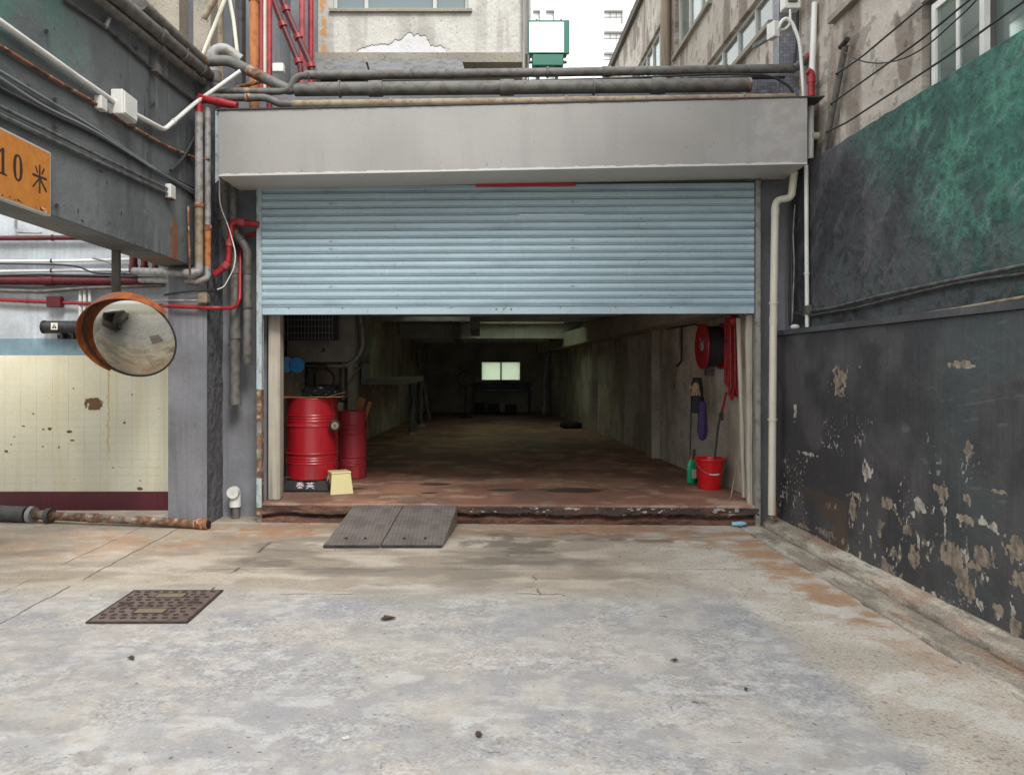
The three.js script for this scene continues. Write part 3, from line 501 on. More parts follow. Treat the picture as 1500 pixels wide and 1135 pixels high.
{
  const t = thing('garage_building', 'single storey grey garage with a wide opening under the canopy', 'building');
  const tile = paint(512, 512, (u, v) => { const gx = (u * 24) % 1, gy = (v * 24) % 1, j = gx < 0.12 || gy < 0.12, n = per(u, v, 6, 5), k = 0.86 + 0.3 * vn(Math.floor(u * 24) * 3.7, Math.floor(v * 24) * 5.1); let c = mul([128, 130, 140], k); c = mix(c, [110, 106, 100], smooth(0.5, 0.7, n)); if (j) c = [96, 96, 100]; return [c, j ? 0.2 : 0.6]; });
  unique('mosaic', tile, { rough: 0.45, bump: 0.002 }); M.mosaic.map.repeat.set(1.2, 1.2); M.mosaic.bumpMap.repeat.set(1.2, 1.2);
  const F = (x0, x1, y0, y1, b0, b1, r) => { const g = span(x0, x1, y0, y1, b0, b1, r); g.applyMatrix4(new THREE.Matrix4().makeRotationY(-PHI).setPosition(0, 0, -D0)); return g; };
  add('left_jamb_wall', F(-2.85, -2.29, 0, 4.3, -0.7, -0.3), M.greyPaint, t);
  add('right_jamb_wall', F(2.93, 3.35, 0, 4.3, -0.6, -0.12), M.greyPaint, t);
  add('lintel_wall', F(-2.85, 3.35, 3.32, 4.62, -0.58, -0.31), M.greyPaint, t);
  add('tiled_parapet', F(2.2, 3.2, 4.16, 4.72, -0.309, -0.2), M.mosaic, t);
  add('tiled_pier', F(3.12, 3.36, 4.3, 6.6, -0.32, -0.14), M.mosaic, t);
  mat('inWall', 0xc8c2b4, { t: 'conc', s: 0.5, bump: 0.008, rough: 0.9 });
  const tx = paint(1024, 256, (u, v) => { const d = lerp(8, 25, u), y = lerp(0.2, 3, v), n = fbm(d * 1.3, y * 1.3, 5), r = fbm(d * 3, y * 0.5 + 7, 4), f = fbm(d * 6, y * 6, 4); let c = mix([164, 156, 142], [198, 193, 181], smooth(0.3, 0.62, n)); c = mix(c, [146, 134, 118], 0.6 * smooth(0.46, 0.68, r)); c = mix(c, [210, 200, 187], 0.5 * smooth(0.5, 0.66, fbm(d * 2 + 9, y * 2, 5))); c = mix(c, [146, 130, 112], 0.35 * smooth(0.54, 0.68, f)); c = mul(c, 0.94 + 0.12 * vn(d * 60, y * 60)); return [c, f]; });
  unique('garageWall', tx, { rough: 0.9, bump: 0.012 });
  const wuv = (g) => uvFn(g, (x, y, z) => [(-z - 8) / 17, (y - 0.2) / 2.8]);
  const slab = (f, s, w) => { const A = s < 0 ? 8.6 : 8.2, B = 24.95; return wuv(quad8([V(f(A), FL - 0.1, -A), V(f(B), FL - 0.1, -B), V(f(B), 3.3, -B), V(f(A), 3.3, -A), V(f(A) + s * w, FL - 0.1, -A), V(f(B) + s * w, FL - 0.1, -B), V(f(B) + s * w, 3.3, -B), V(f(A) + s * w, 3.3, -A)])); };
  add('left_wall', slab(gl, -1, 0.3), M.garageWall, t); add('right_wall', slab(gr, 1, 0.3), M.garageWall, t);
  const wx0 = 0.13, wx1 = 1.36, wy0 = 1.2, wy1 = 1.85;
  add('end_wall', [span(-3, wx0, 0.1, 3.3, ZE - 0.2, ZE), span(wx1, 3, 0.1, 3.3, ZE - 0.2, ZE), span(wx0, wx1, 0.1, wy0, ZE - 0.2, ZE), span(wx0, wx1, wy1, 3.3, ZE - 0.2, ZE)], M.inWall, t);
  mat('frost', 0xe4efdf, { rough: 0.9, transmission: 0.9, thickness: 0 });
  const w = add('end_window', [span(wx0, wx1, wy0, wy0 + 0.04, ZE - 0.12, ZE - 0.06), span(wx0, wx1, wy1 - 0.04, wy1, ZE - 0.12, ZE - 0.06), span(0.73, 0.77, wy0 + 0.04, wy1 - 0.04, ZE - 0.12, ZE - 0.06)], M.frameDark, t);
  for (const [a, b] of [[wx0, 0.73], [0.77, wx1]]) add('pane', span(a, b, wy0 + 0.04, wy1 - 0.04, ZE - 0.095, ZE - 0.09), M.frost, w);
  // ceiling with two roof lights between the beams
  const lights = [[0.05, 2.1, 16.4, 19.2], [-1.5, -0.15, 13.4, 16.2]], C0 = 2.72, C1 = 3.0, ce = [];
  const zs = [7.9, 13.4, 16.2, 16.4, 19.2, 25], xs = [-3.2, -1.5, -0.15, 0.05, 2.1, 3.5];
  for (let i = 0; i + 1 < zs.length; i++) for (let j = 0; j + 1 < xs.length; j++) { const zc = (zs[i] + zs[i + 1]) / 2, xc = (xs[j] + xs[j + 1]) / 2; if (!lights.some(([a, b, c, d]) => xc > a && xc < b && zc > c && zc < d)) ce.push(span(xs[j], xs[j + 1], i ? C0 : 3.0, C1 + 0.001 + (i ? 0 : 0.3), i ? -zs[i + 1] : -zs[i + 1], i ? -zs[i] : -8.6)); }
  add('ceiling', ce, M.inWall, t);
  mat('wellWhite', 0xdcdcd4, { t: 'paint', rough: 0.8 });
  for (const [a, b, c, d] of lights) { const w2 = add('roof_light', [span(a - 0.1, b + 0.1, C0 + 0.003, 3.45, -d - 0.1, -d - 0.002), span(a - 0.1, b + 0.1, C0 + 0.003, 3.45, -c + 0.002, -c + 0.1), span(a - 0.1, a - 0.002, C0 + 0.003, 3.45, -d, -c), span(b + 0.002, b + 0.1, C0 + 0.003, 3.45, -d, -c)], M.wellWhite, t); add('roof_pane', span(a - 0.05, b + 0.05, 3.455, 3.465, -d - 0.05, -c + 0.05), M.frost, w2); }
  for (const d of [11.5, 13.2, 16.3, 19.5, 22.2]) add('ceiling_beam', span(gl(d), gr(d), d < 15 ? 2.5 : d < 17 ? 2.6 : 2.36, C0 - 0.002, -d - 0.12, -d + 0.12), M.wellWhite, t);
  add('wall_beam', quad8([V(gr(8.4) - 0.4, 2.22, -8.4), V(gr(8.4) - 0.005, 2.22, -8.4), V(gr(8.4) - 0.005, 2.5, -8.4), V(gr(8.4) - 0.4, 2.5, -8.4), V(gr(24.8) - 0.4, 2.1, -24.8), V(gr(24.8) - 0.005, 2.1, -24.8), V(gr(24.8) - 0.005, 2.5, -24.8), V(gr(24.8) - 0.4, 2.5, -24.8)]), M.inWall, t);
  for (const [px, d] of [[-0.05, 13.5], [-0.5, 18]]) add('ceiling_joist', span(px - 0.09, px + 0.09, 2.3, C0, -d - 3, -d), M.pipeGrey, t);
  for (const d of [12.2, 17.2]) add('pilaster', span(gr(d) - 0.12, gr(d) + 0.05, FL, 2.2, -d - 0.18, -d + 0.18), M.inWall, t);
  settle(t);
}
// ---------------------------------------------------------------- canopy, shutter, rails
{
  const t = thing('canopy', 'boxed sheet metal canopy in light grey above the roller shutter', 'canopy');
  const b = 0.55, c = [onF(320, 258, b), onF(1183, 240, b), onF(1183, 143, b), onF(320, 162, b)], bk = c.map((p) => p.clone().addScaledVector(V(-FS, 0, FC), -0.6));
  const tx = paint(1024, 128, (u, v) => { const x = u * 5.7, y = v * 0.64, n = fbm(x * 1.2, y * 1.2, 4), r = fbm(x * 7, y * 0.8 + 3, 4), f = fbm(x * 12, y * 12, 4), g = vn(x * 150, y * 150); let c = mix([147, 144, 141], [156, 153, 150], smooth(0.3, 0.7, n)); c = mix(c, [140, 138, 136], 0.4 * smooth(0.5, 0.8, r)); c = mix(c, [168, 166, 164], 0.6 * smooth(0.86, 0.97, u + (n - 0.5) * 0.2) * smooth(0.4, 0.6, f)); if (vn(x * 22, y * 22) > 0.975) c = mul(c, 0.84); c = mul(c, 0.975 + 0.05 * g); if (y < 0.02 + (f - 0.5) * 0.02) c = [196, 194, 190]; if (y > 0.62 - (f - 0.5) * 0.04) c = mul(c, 0.8); return [c, 0.5 + (fbm(x * 0.8, y * 1.4 + 5, 3) - 0.5)]; });
  unique('canopyPaint', tx, { rough: 0.5, bump: 0.012 });
  const A0 = fa(c[0]), A1 = fa(c[1]);
  add('box', uvFn(quad8([...c, ...bk]), (x, y, z) => { const p = V(x, y, z), u = (fa(p) - A0) / (A1 - A0); return [u, (y - lerp(c[0].y, c[1].y, u)) / 0.64]; }), M.canopyPaint, t);
  const up = (p, dx, dy, db) => p.clone().add(V(dx, dy, 0)).addScaledVector(V(-FS, 0, FC), db);
  mat('flashing', 0x4a4744, { t: 'pipe', s: 1, rough: 0.7 });
  add('top_flashing', quad8([up(c[3], -0.02, 0.003, 0.012), up(c[2], 0.16, 0.003, 0.012), up(c[2], 0.16, 0.016, 0.012), up(c[3], -0.02, 0.016, 0.012), up(bk[3], -0.02, 0.003, 0.1), up(bk[2], 0.16, 0.003, 0.1), up(bk[2], 0.16, 0.016, 0.1), up(bk[3], -0.02, 0.016, 0.1)]), M.flashing, t);
  mat('peelBlue', 0xa9bcc4, { t: 'rust', s: 1, rough: 0.8 }); M.peelBlue.map = TX.pipe.map;
  add('end_flange', quad8([up(c[0], -0.045, -0.06, -0.03), up(c[0], -0.004, -0.02, -0.03), up(c[3], -0.004, 0.0, -0.03), up(c[3], -0.045, 0.01, -0.03), up(c[0], -0.045, -0.06, -0.036), up(c[0], -0.004, -0.02, -0.036), up(c[3], -0.004, 0.0, -0.036), up(c[3], -0.045, 0.01, -0.036)]), M.peelBlue, t);
  settle(t);
}
{
  const t = thing('roller_shutter', 'pale blue slatted roller shutter pulled halfway down over the opening', 'shutter');
  const a0 = FA(384), a1 = FA(1105), y0 = 2.245, y1 = 3.5, N = 16, p = (y1 - y0) / N;
  mat('shutterBlue', 0xacc2cd, { t: 'enamel', s: 0.4, rough: 0.42 }); mat('shutterBlue2', 0xa7bec9, { t: 'enamel', s: 0.55, rough: 0.45 });
  const prof = [[-0.004, 0.0], [0.004, 0.003], [0.007, 0.007], [0.004, 0.011], [-0.006, 0.0125], [-0.006, 0.018], [0.007, 0.0205], [0.0125, p * 0.5], [0.010, p - 0.009], [-0.004, p - 0.004], [-0.011, p - 0.0005], [-0.011, 0.0]];
  const gg = prism(prof.map(([b, y]) => [b, y]), a1 - a0); gg.rotateY(-Math.PI / 2);      // x -> z
  gg.computeVertexNormals(); uvBox(gg);
  const variants = [0, 1, 2, 3].map((k) => { const g = gg.clone(), u = g.attributes.uv; for (let i = 0; i < u.count; i++) u.setXY(i, u.getX(i) + k * 0.61, u.getY(i) + k * 0.37); return g; });
  for (let i = 0; i < N; i++) { const m = add('slat', variants[(i * 7 + (i >> 2)) % 4], i % 3 ? M.shutterBlue : M.shutterBlue2, t); m.rotation.z = (rnd() - 0.5) * 0.0016; m.rotation.x = (rnd() - 0.5) * 0.05; m.position.set((a0 + a1) / 2, i * p + (y0 - 2.16), (rnd() - 0.5) * 0.003); }
  add('bottom_bar', [span(a0, a1, 0, y0 - 2.16 - 0.003, -0.02, 0.016, 0.006)], M.shutterBlue, t);
  add('bar_lip', span(a0, a1, 0.076, 0.081, 0.017, 0.021), M.shutterBlue2, t);
  const plate = add('lock_plate', [0, 1, 2].map((k) => cyl(0.012, 0.012, 0.006, 14).rotateX(Math.PI / 2).translate(FA(738) + (k - 1) * 0.075, 0.052, 0.018)), M.steel, t);
  for (let k = 0; k < 9; k++) add('rivet', cyl(0.006, 0.006, 0.005, 8).rotateX(Math.PI / 2).translate(lerp(a0, a1, (k + 0.5) / 9), 0.066, 0.018), M.rust, t);
  mat('headBox', 0x585c60, { t: 'pipe', s: 1, rough: 0.6 }); add('head_plate', box(FA(1114) - FA(376), 0.08, 0.05, (FA(376) + FA(1114)) / 2, 3.545 - 2.16, -0.02), M.headBox, t);
  atFront(t, 0, 2.16, 0.0);
  mat('railBlue', 0xbfd2da, { t: 'pipe', s: 1, rough: 0.5 });
  const l = thing('shutter_rail', 'pale blue steel guide rail at the pillar side, rusted bare near its foot', 'rail', 'shutter guide rails');
  const x0 = FA(376), x1 = FA(384);
  add('channel', span(x0, x1 - 0.001, 1.38, 3.52, -0.06, 0.02, 0.004), M.railBlue, l); add('bare_section', span(x0 + 0.004, x1 - 0.004, 0.0, 1.378, -0.06, 0.018), M.flake, l);
  add('paint_patch', span(x0 + 0.002, x1 - 0.002, 0.16, 0.46, 0.0185, 0.0205), M.railBlue, l);
  atFront(l, 0, 0, 0); settle2(l);
  const r = thing('shutter_rail', 'plain grey steel guide rail beside the cream downpipe', 'rail', 'shutter guide rails');
  mat('railGrey', 0xa7a8a6, { t: 'pipe', s: 1, rough: 0.5 });
  add('channel', span(FA(1106.5), FA(1114), -0.03, 3.52, -0.06, 0.02, 0.004), M.railGrey, r); add('foot_plate', span(FA(1105), FA(1116), -0.032, -0.012, -0.07, 0.03), M.rust, r);
  atFront(r, 0, 0, 0); settle2(r);
  mat('redTape', 0xb3263a, { rough: 0.5 });
  const rs = tag(add('red_strip', box(1.03, 0.035, 0.006, 0, 0, 0, 0.002), M.redTape), 'flat red strip fixed along the head of the roller shutter', 'strip'); atFront(rs, FA(770), 3.487, 0.022);
}
function settle2(g) { // things standing in front coordinates: move the origin to the middle of their base
  let x0 = 1e9, x1 = -1e9, y0 = 1e9, z0 = 1e9, z1 = -1e9; g.children.forEach((m) => { m.geometry.computeBoundingBox(); const b = m.geometry.boundingBox; x0 = Math.min(x0, b.min.x); x1 = Math.max(x1, b.max.x); y0 = Math.min(y0, b.min.y); z0 = Math.min(z0, b.min.z); z1 = Math.max(z1, b.max.z); });
  const c = V((x0 + x1) / 2, y0, (z0 + z1) / 2); g.children.forEach((m) => m.position.sub(c)); g.position.copy(fw(c.x, c.y, c.z)); return g;
}
// weathered posts just inside the opening
{
  const post = (name, label, pts, r, m) => { const path = fillet(pts, 0.2); const g = sweep(path, r, 10), uv = g.attributes.uv; for (let i = 0; i < uv.count; i++) uv.setXY(i, uv.getY(i) * 0.5, uv.getX(i) * 0.3); const p = g.attributes.position; for (let i = 0; i < p.count; i++) { const k = fbm(p.getX(i) * 30, p.getY(i) * 6, 3) - 0.5; p.setX(i, p.getX(i) + k * r * 0.5); p.setZ(i, p.getZ(i) + k * r * 0.3); } g.computeVertexNormals(); return settle(tag(add(name, g, m), label, 'post')); };
  const up = (px0, py0, px1, py1, b, k = 10) => { const a = onF(px0, py0, b), c = onF(px1, py1, b), o = []; for (let i = 0; i <= k; i++) o.push(a.clone().lerp(c, i / k)); return o; };
  const pl = onF(401, 600, -0.2); { const g = box(0.13, 2.36, 0.16, 0, 1.18, 0, 0.015), p = g.attributes.position; for (let i = 0; i < p.count; i++) p.setX(i, p.getX(i) + (fbm(p.getY(i) * 3, 3, 3) - 0.5) * 0.04); const m = tag(add('timber_post', uvFn(g, (x, y, z) => [(x + z) * 0.45, y * 0.3]), M.woodPale), 'thick whitish weathered timber post beside the red drums', 'post'); m.position.set(pl.x, FL, pl.z - 0.05); }
  post('lean_pole', 'thin pale pole leaning in the right corner of the opening', up(1091, 728, 1082, 466, -0.22), 0.024, M.woodPale);
  post('timber_post', 'grey flaking timber post beside the plain steel rail', up(1099, 742, 1098, 462, -0.15), 0.04, M.woodPale);
  pipe('lean_stick', 'short thin stick leaning behind the red bucket', 'stick', [onF(1070, 733, -0.3), onF(1080, 680, -0.45)], 0.008, M.wood);
}

// ---------------------------------------------------------------- buildings and sky line behind
{ // upper storeys of the house behind, hanging over the garage roof
  const Z = -10.2, P = (px, py) => D(px, py, 10.2), x0 = P(462, 0).x, x1 = P(778, 0).x, yb = P(0, 79).y;
  const tx = paint(1024, 512, (u, v) => { const x = u * 3, y = v * 2.5, n = fbm(x * 1.5, y * 1.5, 5), f = fbm(x * 14, y * 14, 4), r = fbm(x * 6, y * 0.7, 4); let c = mix([170, 168, 162], [194, 192, 186], smooth(0.3, 0.65, n)); if (vn(x * 60, y * 60) > 0.9) c = mul(c, 0.8); c = mul(c, 0.94 + 0.12 * vn(x * 120, y * 120)); c = mix(c, [150, 146, 138], 0.4 * smooth(0.55, 0.68, r)); c = mix(c, [186, 128, 74], 0.85 * smooth(0.05, 0.015, Math.abs(x - 0.11 + (f - 0.5) * 0.08)) * smooth(0.36, 0.5, f)); const K = [[0.55, 0.05], [0.72, 0.11], [0.95, 0.13], [1.12, 0.2], [1.25, 0.28], [1.3, 0.24], [1.46, 0.26], [1.52, 0.13], [1.72, 0.09]]; for (let k = 0; k + 1 < K.length; k++) if (x >= K[k][0] && x < K[k + 1][0]) { const e = lerp(K[k][1], K[k + 1][1], (x - K[k][0]) / (K[k + 1][0] - K[k][0])) + (fbm(x * 20, 3, 3) - 0.5) * 0.06; if (y < e) c = mix(c, [214, 214, 218], 0.75); if (Math.abs(y - e) < 0.007) c = mul(c, 0.45); } return [c, f]; });
  unique('houseRender', tx, { rough: 0.9, bump: 0.012 });
  const t = thing('rear_house', 'pale rough concrete house wall with rust streak and windows above the canopy', 'building');
  const wy = P(0, 14).y, wtop = wy + 1.3, uv = (g) => uvFn(g, (x, y, z) => [(x - x0) / 3, (y - yb) / 2.5]);
  const wx0 = P(488, 0).x, wx1 = P(686, 0).x;
  add('wall', [uv(span(x0, x1, yb, wy, Z - 0.3, Z)), uv(span(x0, wx0, wy, wtop, Z - 0.3, Z)), uv(span(wx1, x1, wy, wtop, Z - 0.3, Z)), uv(span(x0, x1, wtop, 8.2, Z - 0.3, Z)), uv(span(x0, x1, yb, 8.2, Z - 6, Z - 5.8)), uv(span(x1 - 0.2, x1, yb, 8.2, Z - 5.8, Z - 0.3)), uv(span(x0, x0 + 0.2, yb, 8.2, Z - 5.8, Z - 0.3))], M.houseRender, t);
  add('floor_slab', span(x0, x1 - 0.1, yb - 0.13, yb - 0.003, Z - 6, Z + 0.06), M.concrete, t); add('roof', span(x0 - 0.1, x1 + 0.1, 8.203, 8.35, Z - 6.1, Z + 0.1), M.concrete, t);
  add('undercroft_wall', span(x0 - 0.4, x1 - 0.12, 3.3, yb - 0.132, Z - 1.2, Z - 1.0), M.concrete, t);
  const w = add('window', [span(wx0, wx1, wy, wy + 0.05, Z - 0.14, Z - 0.06), span(wx0, wx0 + 0.04, wy + 0.05, wtop, Z - 0.14, Z - 0.06), span(wx1 - 0.04, wx1, wy + 0.05, wtop, Z - 0.14, Z - 0.06), span(P(535, 0).x - 0.02, P(535, 0).x + 0.03, wy + 0.05, wtop, Z - 0.14, Z - 0.06), span(P(636, 0).x - 0.02, P(636, 0).x + 0.03, wy + 0.05, wtop, Z - 0.14, Z - 0.06)], M.frame, t);
  add('window_sill', span(wx0 - 0.05, wx1 + 0.05, wy - 0.04, wy - 0.003, Z, Z + 0.05), M.concrete, w);
  mat('dimGlass', 0x6f7c80, { rough: 0.25 });
  for (const [a, b] of [[wx0 + 0.04, P(535, 0).x - 0.02], [P(535, 0).x + 0.03, P(636, 0).x - 0.02], [P(636, 0).x + 0.03, wx1 - 0.04]]) add('pane', span(a, b, wy + 0.05, wtop, Z - 0.11, Z - 0.1), M.dimGlass, w);
  add('corner_pipe', rod(V(x1 - 0.1, 4.3, Z + 0.06), V(x1 - 0.1, 8.2, Z + 0.06), 0.022), M.pipeLight, t);
  add('corner_pipe', rod(V(x1 - 0.04, 4.3, Z + 0.05), V(x1 - 0.04, 8.2, Z + 0.05), 0.012), M.cableGrey, t);
  settle(t);
  const sh = (px0, px1, i) => settle(tag(add('metal_sheet', quad8([D(px0, 107, 9.5), D(px1, 107, 9.5), D(px1 - 6, 86, 10.0), D(px0 - 6, 86, 10.0), D(px0, 107, 9.52), D(px1, 107, 9.52), D(px1 - 6, 86, 10.02), D(px0 - 6, 86, 10.02)]), M.sheet), ['dull sheet metal panel leaning under the house by the red pipes', 'dull sheet metal panel leaning under the house, further from the red pipes'][i], 'sheet'));
  sh(466, 540, 0); sh(543, 682, 1);
}
{ // white tower far off, nearly lost in the bright sky
  const d = 62, t = thing('tower_block', 'white high rise block far beyond the garage roof', 'tower');
  mat('towerWhite', 0xeeeeec, { rough: 0.8 }); mat('towerTrim', 0x8f9192, { rough: 0.8 });
  const x0 = D(640, 0, d).x, x1 = D(1010, 0, d).x, rows = [];
  const wins = []; for (let r = 0; r < 5; r++) { const y = 40 + (r - 1) * -31 + 0; for (const [a, b] of [[885, 912], [924, 932], [800, 812], [781, 791]]) wins.push([a, b, r * 31 + 16, r * 31 + 34]); }
  const holes = wins.map(([a, b, c, e]) => [D(a, 0, d).x, D(b, 0, d).x, D(0, e, d).y, D(0, c, d).y]);
  add('wall', span(x0, x1, 0, 60, -d - 12, -d), M.towerWhite, t);
  holes.forEach(([a, b, y0, y1]) => { const w = add('window', [span(a, b, y1 - 0.14, y1, -d, -d + 0.25), span(b - 0.1, b, y0, y1 - 0.14, -d, -d + 0.12)], M.towerTrim, t); if (b - a > 1) { for (const s of [0.33, 0.66]) add('glazing_bar', span(lerp(a, b, s) - 0.02, lerp(a, b, s) + 0.02, y0, y1 - 0.14, -d, -d + 0.06), M.towerTrim, w); add('glazing_bar', span(a, b - 0.1, (y0 + y1) / 2 - 0.02, (y0 + y1) / 2 + 0.02, -d, -d + 0.061), M.towerTrim, w); } });
  settle(t);
}
{ // slot between the two houses on the left: pale piers and dark gap
  const t = thing('left_rear_house', 'narrow pale pier and dark recess behind the bundle of risers', 'building');
  const p = (px, d) => D(px, 0, d).x;
  mat('pier', 0xb9b2a6, { t: 'conc', bump: 0.006 });
  add('pier', span(p(196, 9.3), p(262, 9.3), 3.2, 9, -9.6, -9.3), M.pier, t); add('pier', span(p(283, 9.0), p(308, 9.0), 4.2, 9, -9.4, -9.0), M.pier, t); add('pier', span(p(340, 9.6), p(366, 9.6), 4.2, 9, -9.9, -9.6), M.greyPaint, t);
  add('recess_wall', span(p(190, 11), p(470, 11), 4.2, 9, -11.3, -11), M.greyPaint, t); add('pier', span(p(424, 10.1), p(463, 10.1), 4.2, 9, -10.6, -10.15), M.greyPaint, t);
  settle(t);
}
// ---------------------------------------------------------------- pipes over the canopy
const PF = (b, ...q) => q.map(([x, y]) => onF(x, y, b));
pipe('drain_pipe', 'highest grey pipe running across above the canopy to the tiled pier', 'pipe', PF(0.02, [446, 110], [800, 106], [1166, 100]), 0.045, M.pipeGrey, { joints: [0.3, 0.62], clamps: [0.22, 0.5, 0.86], group: 'pipes above the canopy' });
pipe('drain_pipe', 'thickest grey pipe above the canopy, cut off with an open rusty end', 'pipe', PF(0.1, [432, 131], [760, 128], [1100, 124]), 0.07, M.pipeGrey, { joints: [0.18, 0.47, 0.8], clamps: [0.1, 0.66], group: 'pipes above the canopy', extra: (t, path) => add('rusty_rim', sleeve(path, 0.997, 0.0715, 0.02, 16), M.rust, t) });
pipe('drain_pipe', 'lowest mossy grey pipe lying along the top of the canopy', 'pipe', PF(0.3, [428, 153], [760, 149], [1165, 143]), 0.042, M.pipeBeige, { clamps: [0.2, 0.55, 0.9], group: 'pipes above the canopy' });
pipe('cable', 'sagging black cable between the pipes above the canopy', 'cable', PF(0.06, [560, 118], [740, 119], [900, 115], [1060, 108], [1130, 110], [1160, 128], [1166, 150]), 0.012, M.cable, { bend: 0.3 });
pipe('cable', 'second black cable resting behind the thick canopy pipe', 'cable', PF(-0.02, [470, 117], [700, 122], [950, 117], [1150, 113]), 0.016, M.cable, { bend: 0.3 });
// bends on the left where the runs turn
pipe('bent_pipe', 'grey pipe with rust band slanting down onto the canopy runs', 'pipe', [onX(205, 5, LX + 0.12), onX(298, 90, LX + 0.12), onF(334, 88, 0.12), onF(425, 133, 0.12), onF(436, 122, 0.08)], 0.055, M.pipeGrey, { bend: 0.09, joints: [0.56, 0.8], jm: M.flake, jw: 0.18, jr: 1.03, group: 'bends by the red risers' });
pipe('bent_pipe', 'pinkish grey pipe bending up to meet the highest canopy run', 'pipe', PF(0.14, [322, 133], [410, 134], [424, 130], [434, 112], [452, 110]), 0.036, M.pipeGrey, { bend: 0.06, joints: [0.3], jm: M.flake, jw: 0.08, jr: 1.05, group: 'bends by the red risers' });
pipe('bent_pipe', 'grey pipe with a swan neck joining the lowest canopy run', 'pipe', PF(0.24, [303, 143], [392, 143], [408, 152], [436, 153]), 0.038, M.pipeGrey, { bend: 0.07, joints: [0.45], jm: M.rust, jw: 0.05, jr: 1.1, group: 'bends by the red risers' });
pipe('red_elbow_pipe', 'bright red elbow on top of the nearer corner riser', 'pipe', PF(0.26, [291, 168], [291, 143], [318, 149], [347, 155]), 0.04, M.redPaint, { bend: 0.05, joints: [0.35, 0.7], jr: 1.12 });
pipe('swan_neck_pipe', 'pale grey swan neck pipe standing up beside the white pier', 'pipe', [D(316, 128, 8.15), D(311, 76, 8.15), D(328, 70, 8.15), D(352, 88, 8.2)], 0.06, M.pipeLight, { bend: 0.1, joints: [0.15], jm: M.pipeGrey });
// big pipes along the top of the left wall
pipe('wall_pipe', 'widest grey pipe along the top of the left wall', 'pipe', [onX(60, -92, LX + 0.1), onX(171, -2, LX + 0.1), onX(318, 120, LX + 0.1)], 0.06, M.pipeGrey, { joints: [0.55, 0.86], clamps: [0.7], group: 'big pipes on the left wall' });
pipe('wall_pipe', 'slimmer grey pipe just below the widest one on the left wall', 'pipe', [onX(40, -82, LX + 0.06), onX(150, 5, LX + 0.06), onX(309, 131, LX + 0.06)], 0.042, M.pipeGrey, { joints: [0.6, 0.82], group: 'big pipes on the left wall' });
pipe('wall_conduit', 'thin dark conduit below the big pipes, ending at a small box', 'conduit', [onX(95, 0, LX + 0.02), onX(155, 40, LX + 0.02), onX(222, 100, LX + 0.02), onX(290, 152, LX + 0.02)], 0.014, M.pipeDark, { clamps: [0.3], extra: (t) => add('junction_box', box(0.07, 0.08, 0.1).translate(...onX(227, 100, LX + 0.035).toArray()), M.pipeGrey, t) });
pipe('stub_conduit', 'short pale stub rising from the thin conduit to the big pipes', 'conduit', [onX(154, 40, LX + 0.03), onX(168, 4, LX + 0.03)], 0.016, M.pipeLight);
// conduits, cables and boxes on the left wall
const LW = (o, ...q) => q.map(([x, y]) => onX(x, y, LX + o));
pipe('white_conduit', 'white plastic conduit running down the left wall through a white box', 'conduit', [...LW(0.035, [-40, 4], [0, 32], [117, 115], [180, 158], [240, 190]), onF(284, 152, 0.3), onF(352, 104, 0.2)], 0.021, M.pvcWhite, { bend: 0.08, clamps: [0.45, 0.72] });
{ const p = onX(181, 156, LX + 0.06), t = thing('white_box', 'larger white plastic junction box on the white conduit', 'junction box'); add('case', box(0.1, 0.2, 0.26, 0, 0.1, 0, 0.012), M.pvcWhite, t); add('lid', box(0.012, 0.17, 0.22, 0.055, 0.1, 0, 0.004), M.pvcWhite, t); t.position.set(p.x, p.y - 0.1, p.z); }
{ const p = onX(147, 152, LX + 0.03), t = thing('white_box', 'small white socket box on the rusty cable conduit', 'junction box'); add('case', box(0.06, 0.1, 0.1, 0, 0.05, 0, 0.008), M.pvcWhite, t); add('round_cover', cyl(0.04, 0.04, 0.03, 16).rotateZ(Math.PI / 2).translate(0.01, 0.05, -0.1), M.pipeLight, t); t.position.set(p.x, p.y - 0.05, p.z); }
pipe('rusty_conduit', 'rust brown conduit with clips under the white conduit', 'conduit', [...LW(0.02, [-30, 50], [0, 68], [65, 108], [140, 152], [192, 185], [240, 213], [284, 231]), onF(306, 234, 0.25)], 0.0135, M.rust, { bend: 0.2, clamps: [0.3, 0.68, 0.84], cm: M.steel });
pipe('grey_cable', 'upper grey cable of the sagging bundle on the left wall', 'cable', LW(0.02, [-30, 88], [0, 105], [130, 183], [220, 243], [290, 288]), 0.011, M.cableGrey, { bend: 0.2, group: 'cable bundle on the left wall' });
pipe('grey_cable', 'middle grey cable of the sagging bundle on the left wall', 'cable', LW(0.025, [-30, 96], [0, 115], [60, 155], [135, 190], [215, 242], [290, 283]), 0.012, M.cableGrey, { bend: 0.3, clamps: [0.55], group: 'cable bundle on the left wall' });
pipe('dark_cable', 'dark cable sagging lowest in the bundle on the left wall', 'cable', LW(0.02, [-30, 110], [0, 130], [80, 170], [138, 196], [210, 240], [288, 278]), 0.014, M.cable, { bend: 0.3, group: 'cable bundle on the left wall' });
pipe('dark_cable', 'short dark cable curving up beside the pillar risers', 'cable', LW(0.03, [250, 250], [268, 232], [290, 190]), 0.016, M.cable, { bend: 0.2 });
pipe('steel_conduit', 'upper of two parallel steel conduits above the orange sign', 'conduit', LW(0.025, [-30, 140], [0, 156], [120, 216], [244, 276]), 0.013, M.steel, { clamps: [0.55, 0.8], group: 'twin steel conduits' });
pipe('steel_conduit', 'lower of two parallel steel conduits above the orange sign', 'conduit', LW(0.025, [-30, 152], [0, 168], [120, 226], [244, 283]), 0.013, M.steel, { clamps: [0.52, 0.78], group: 'twin steel conduits' });
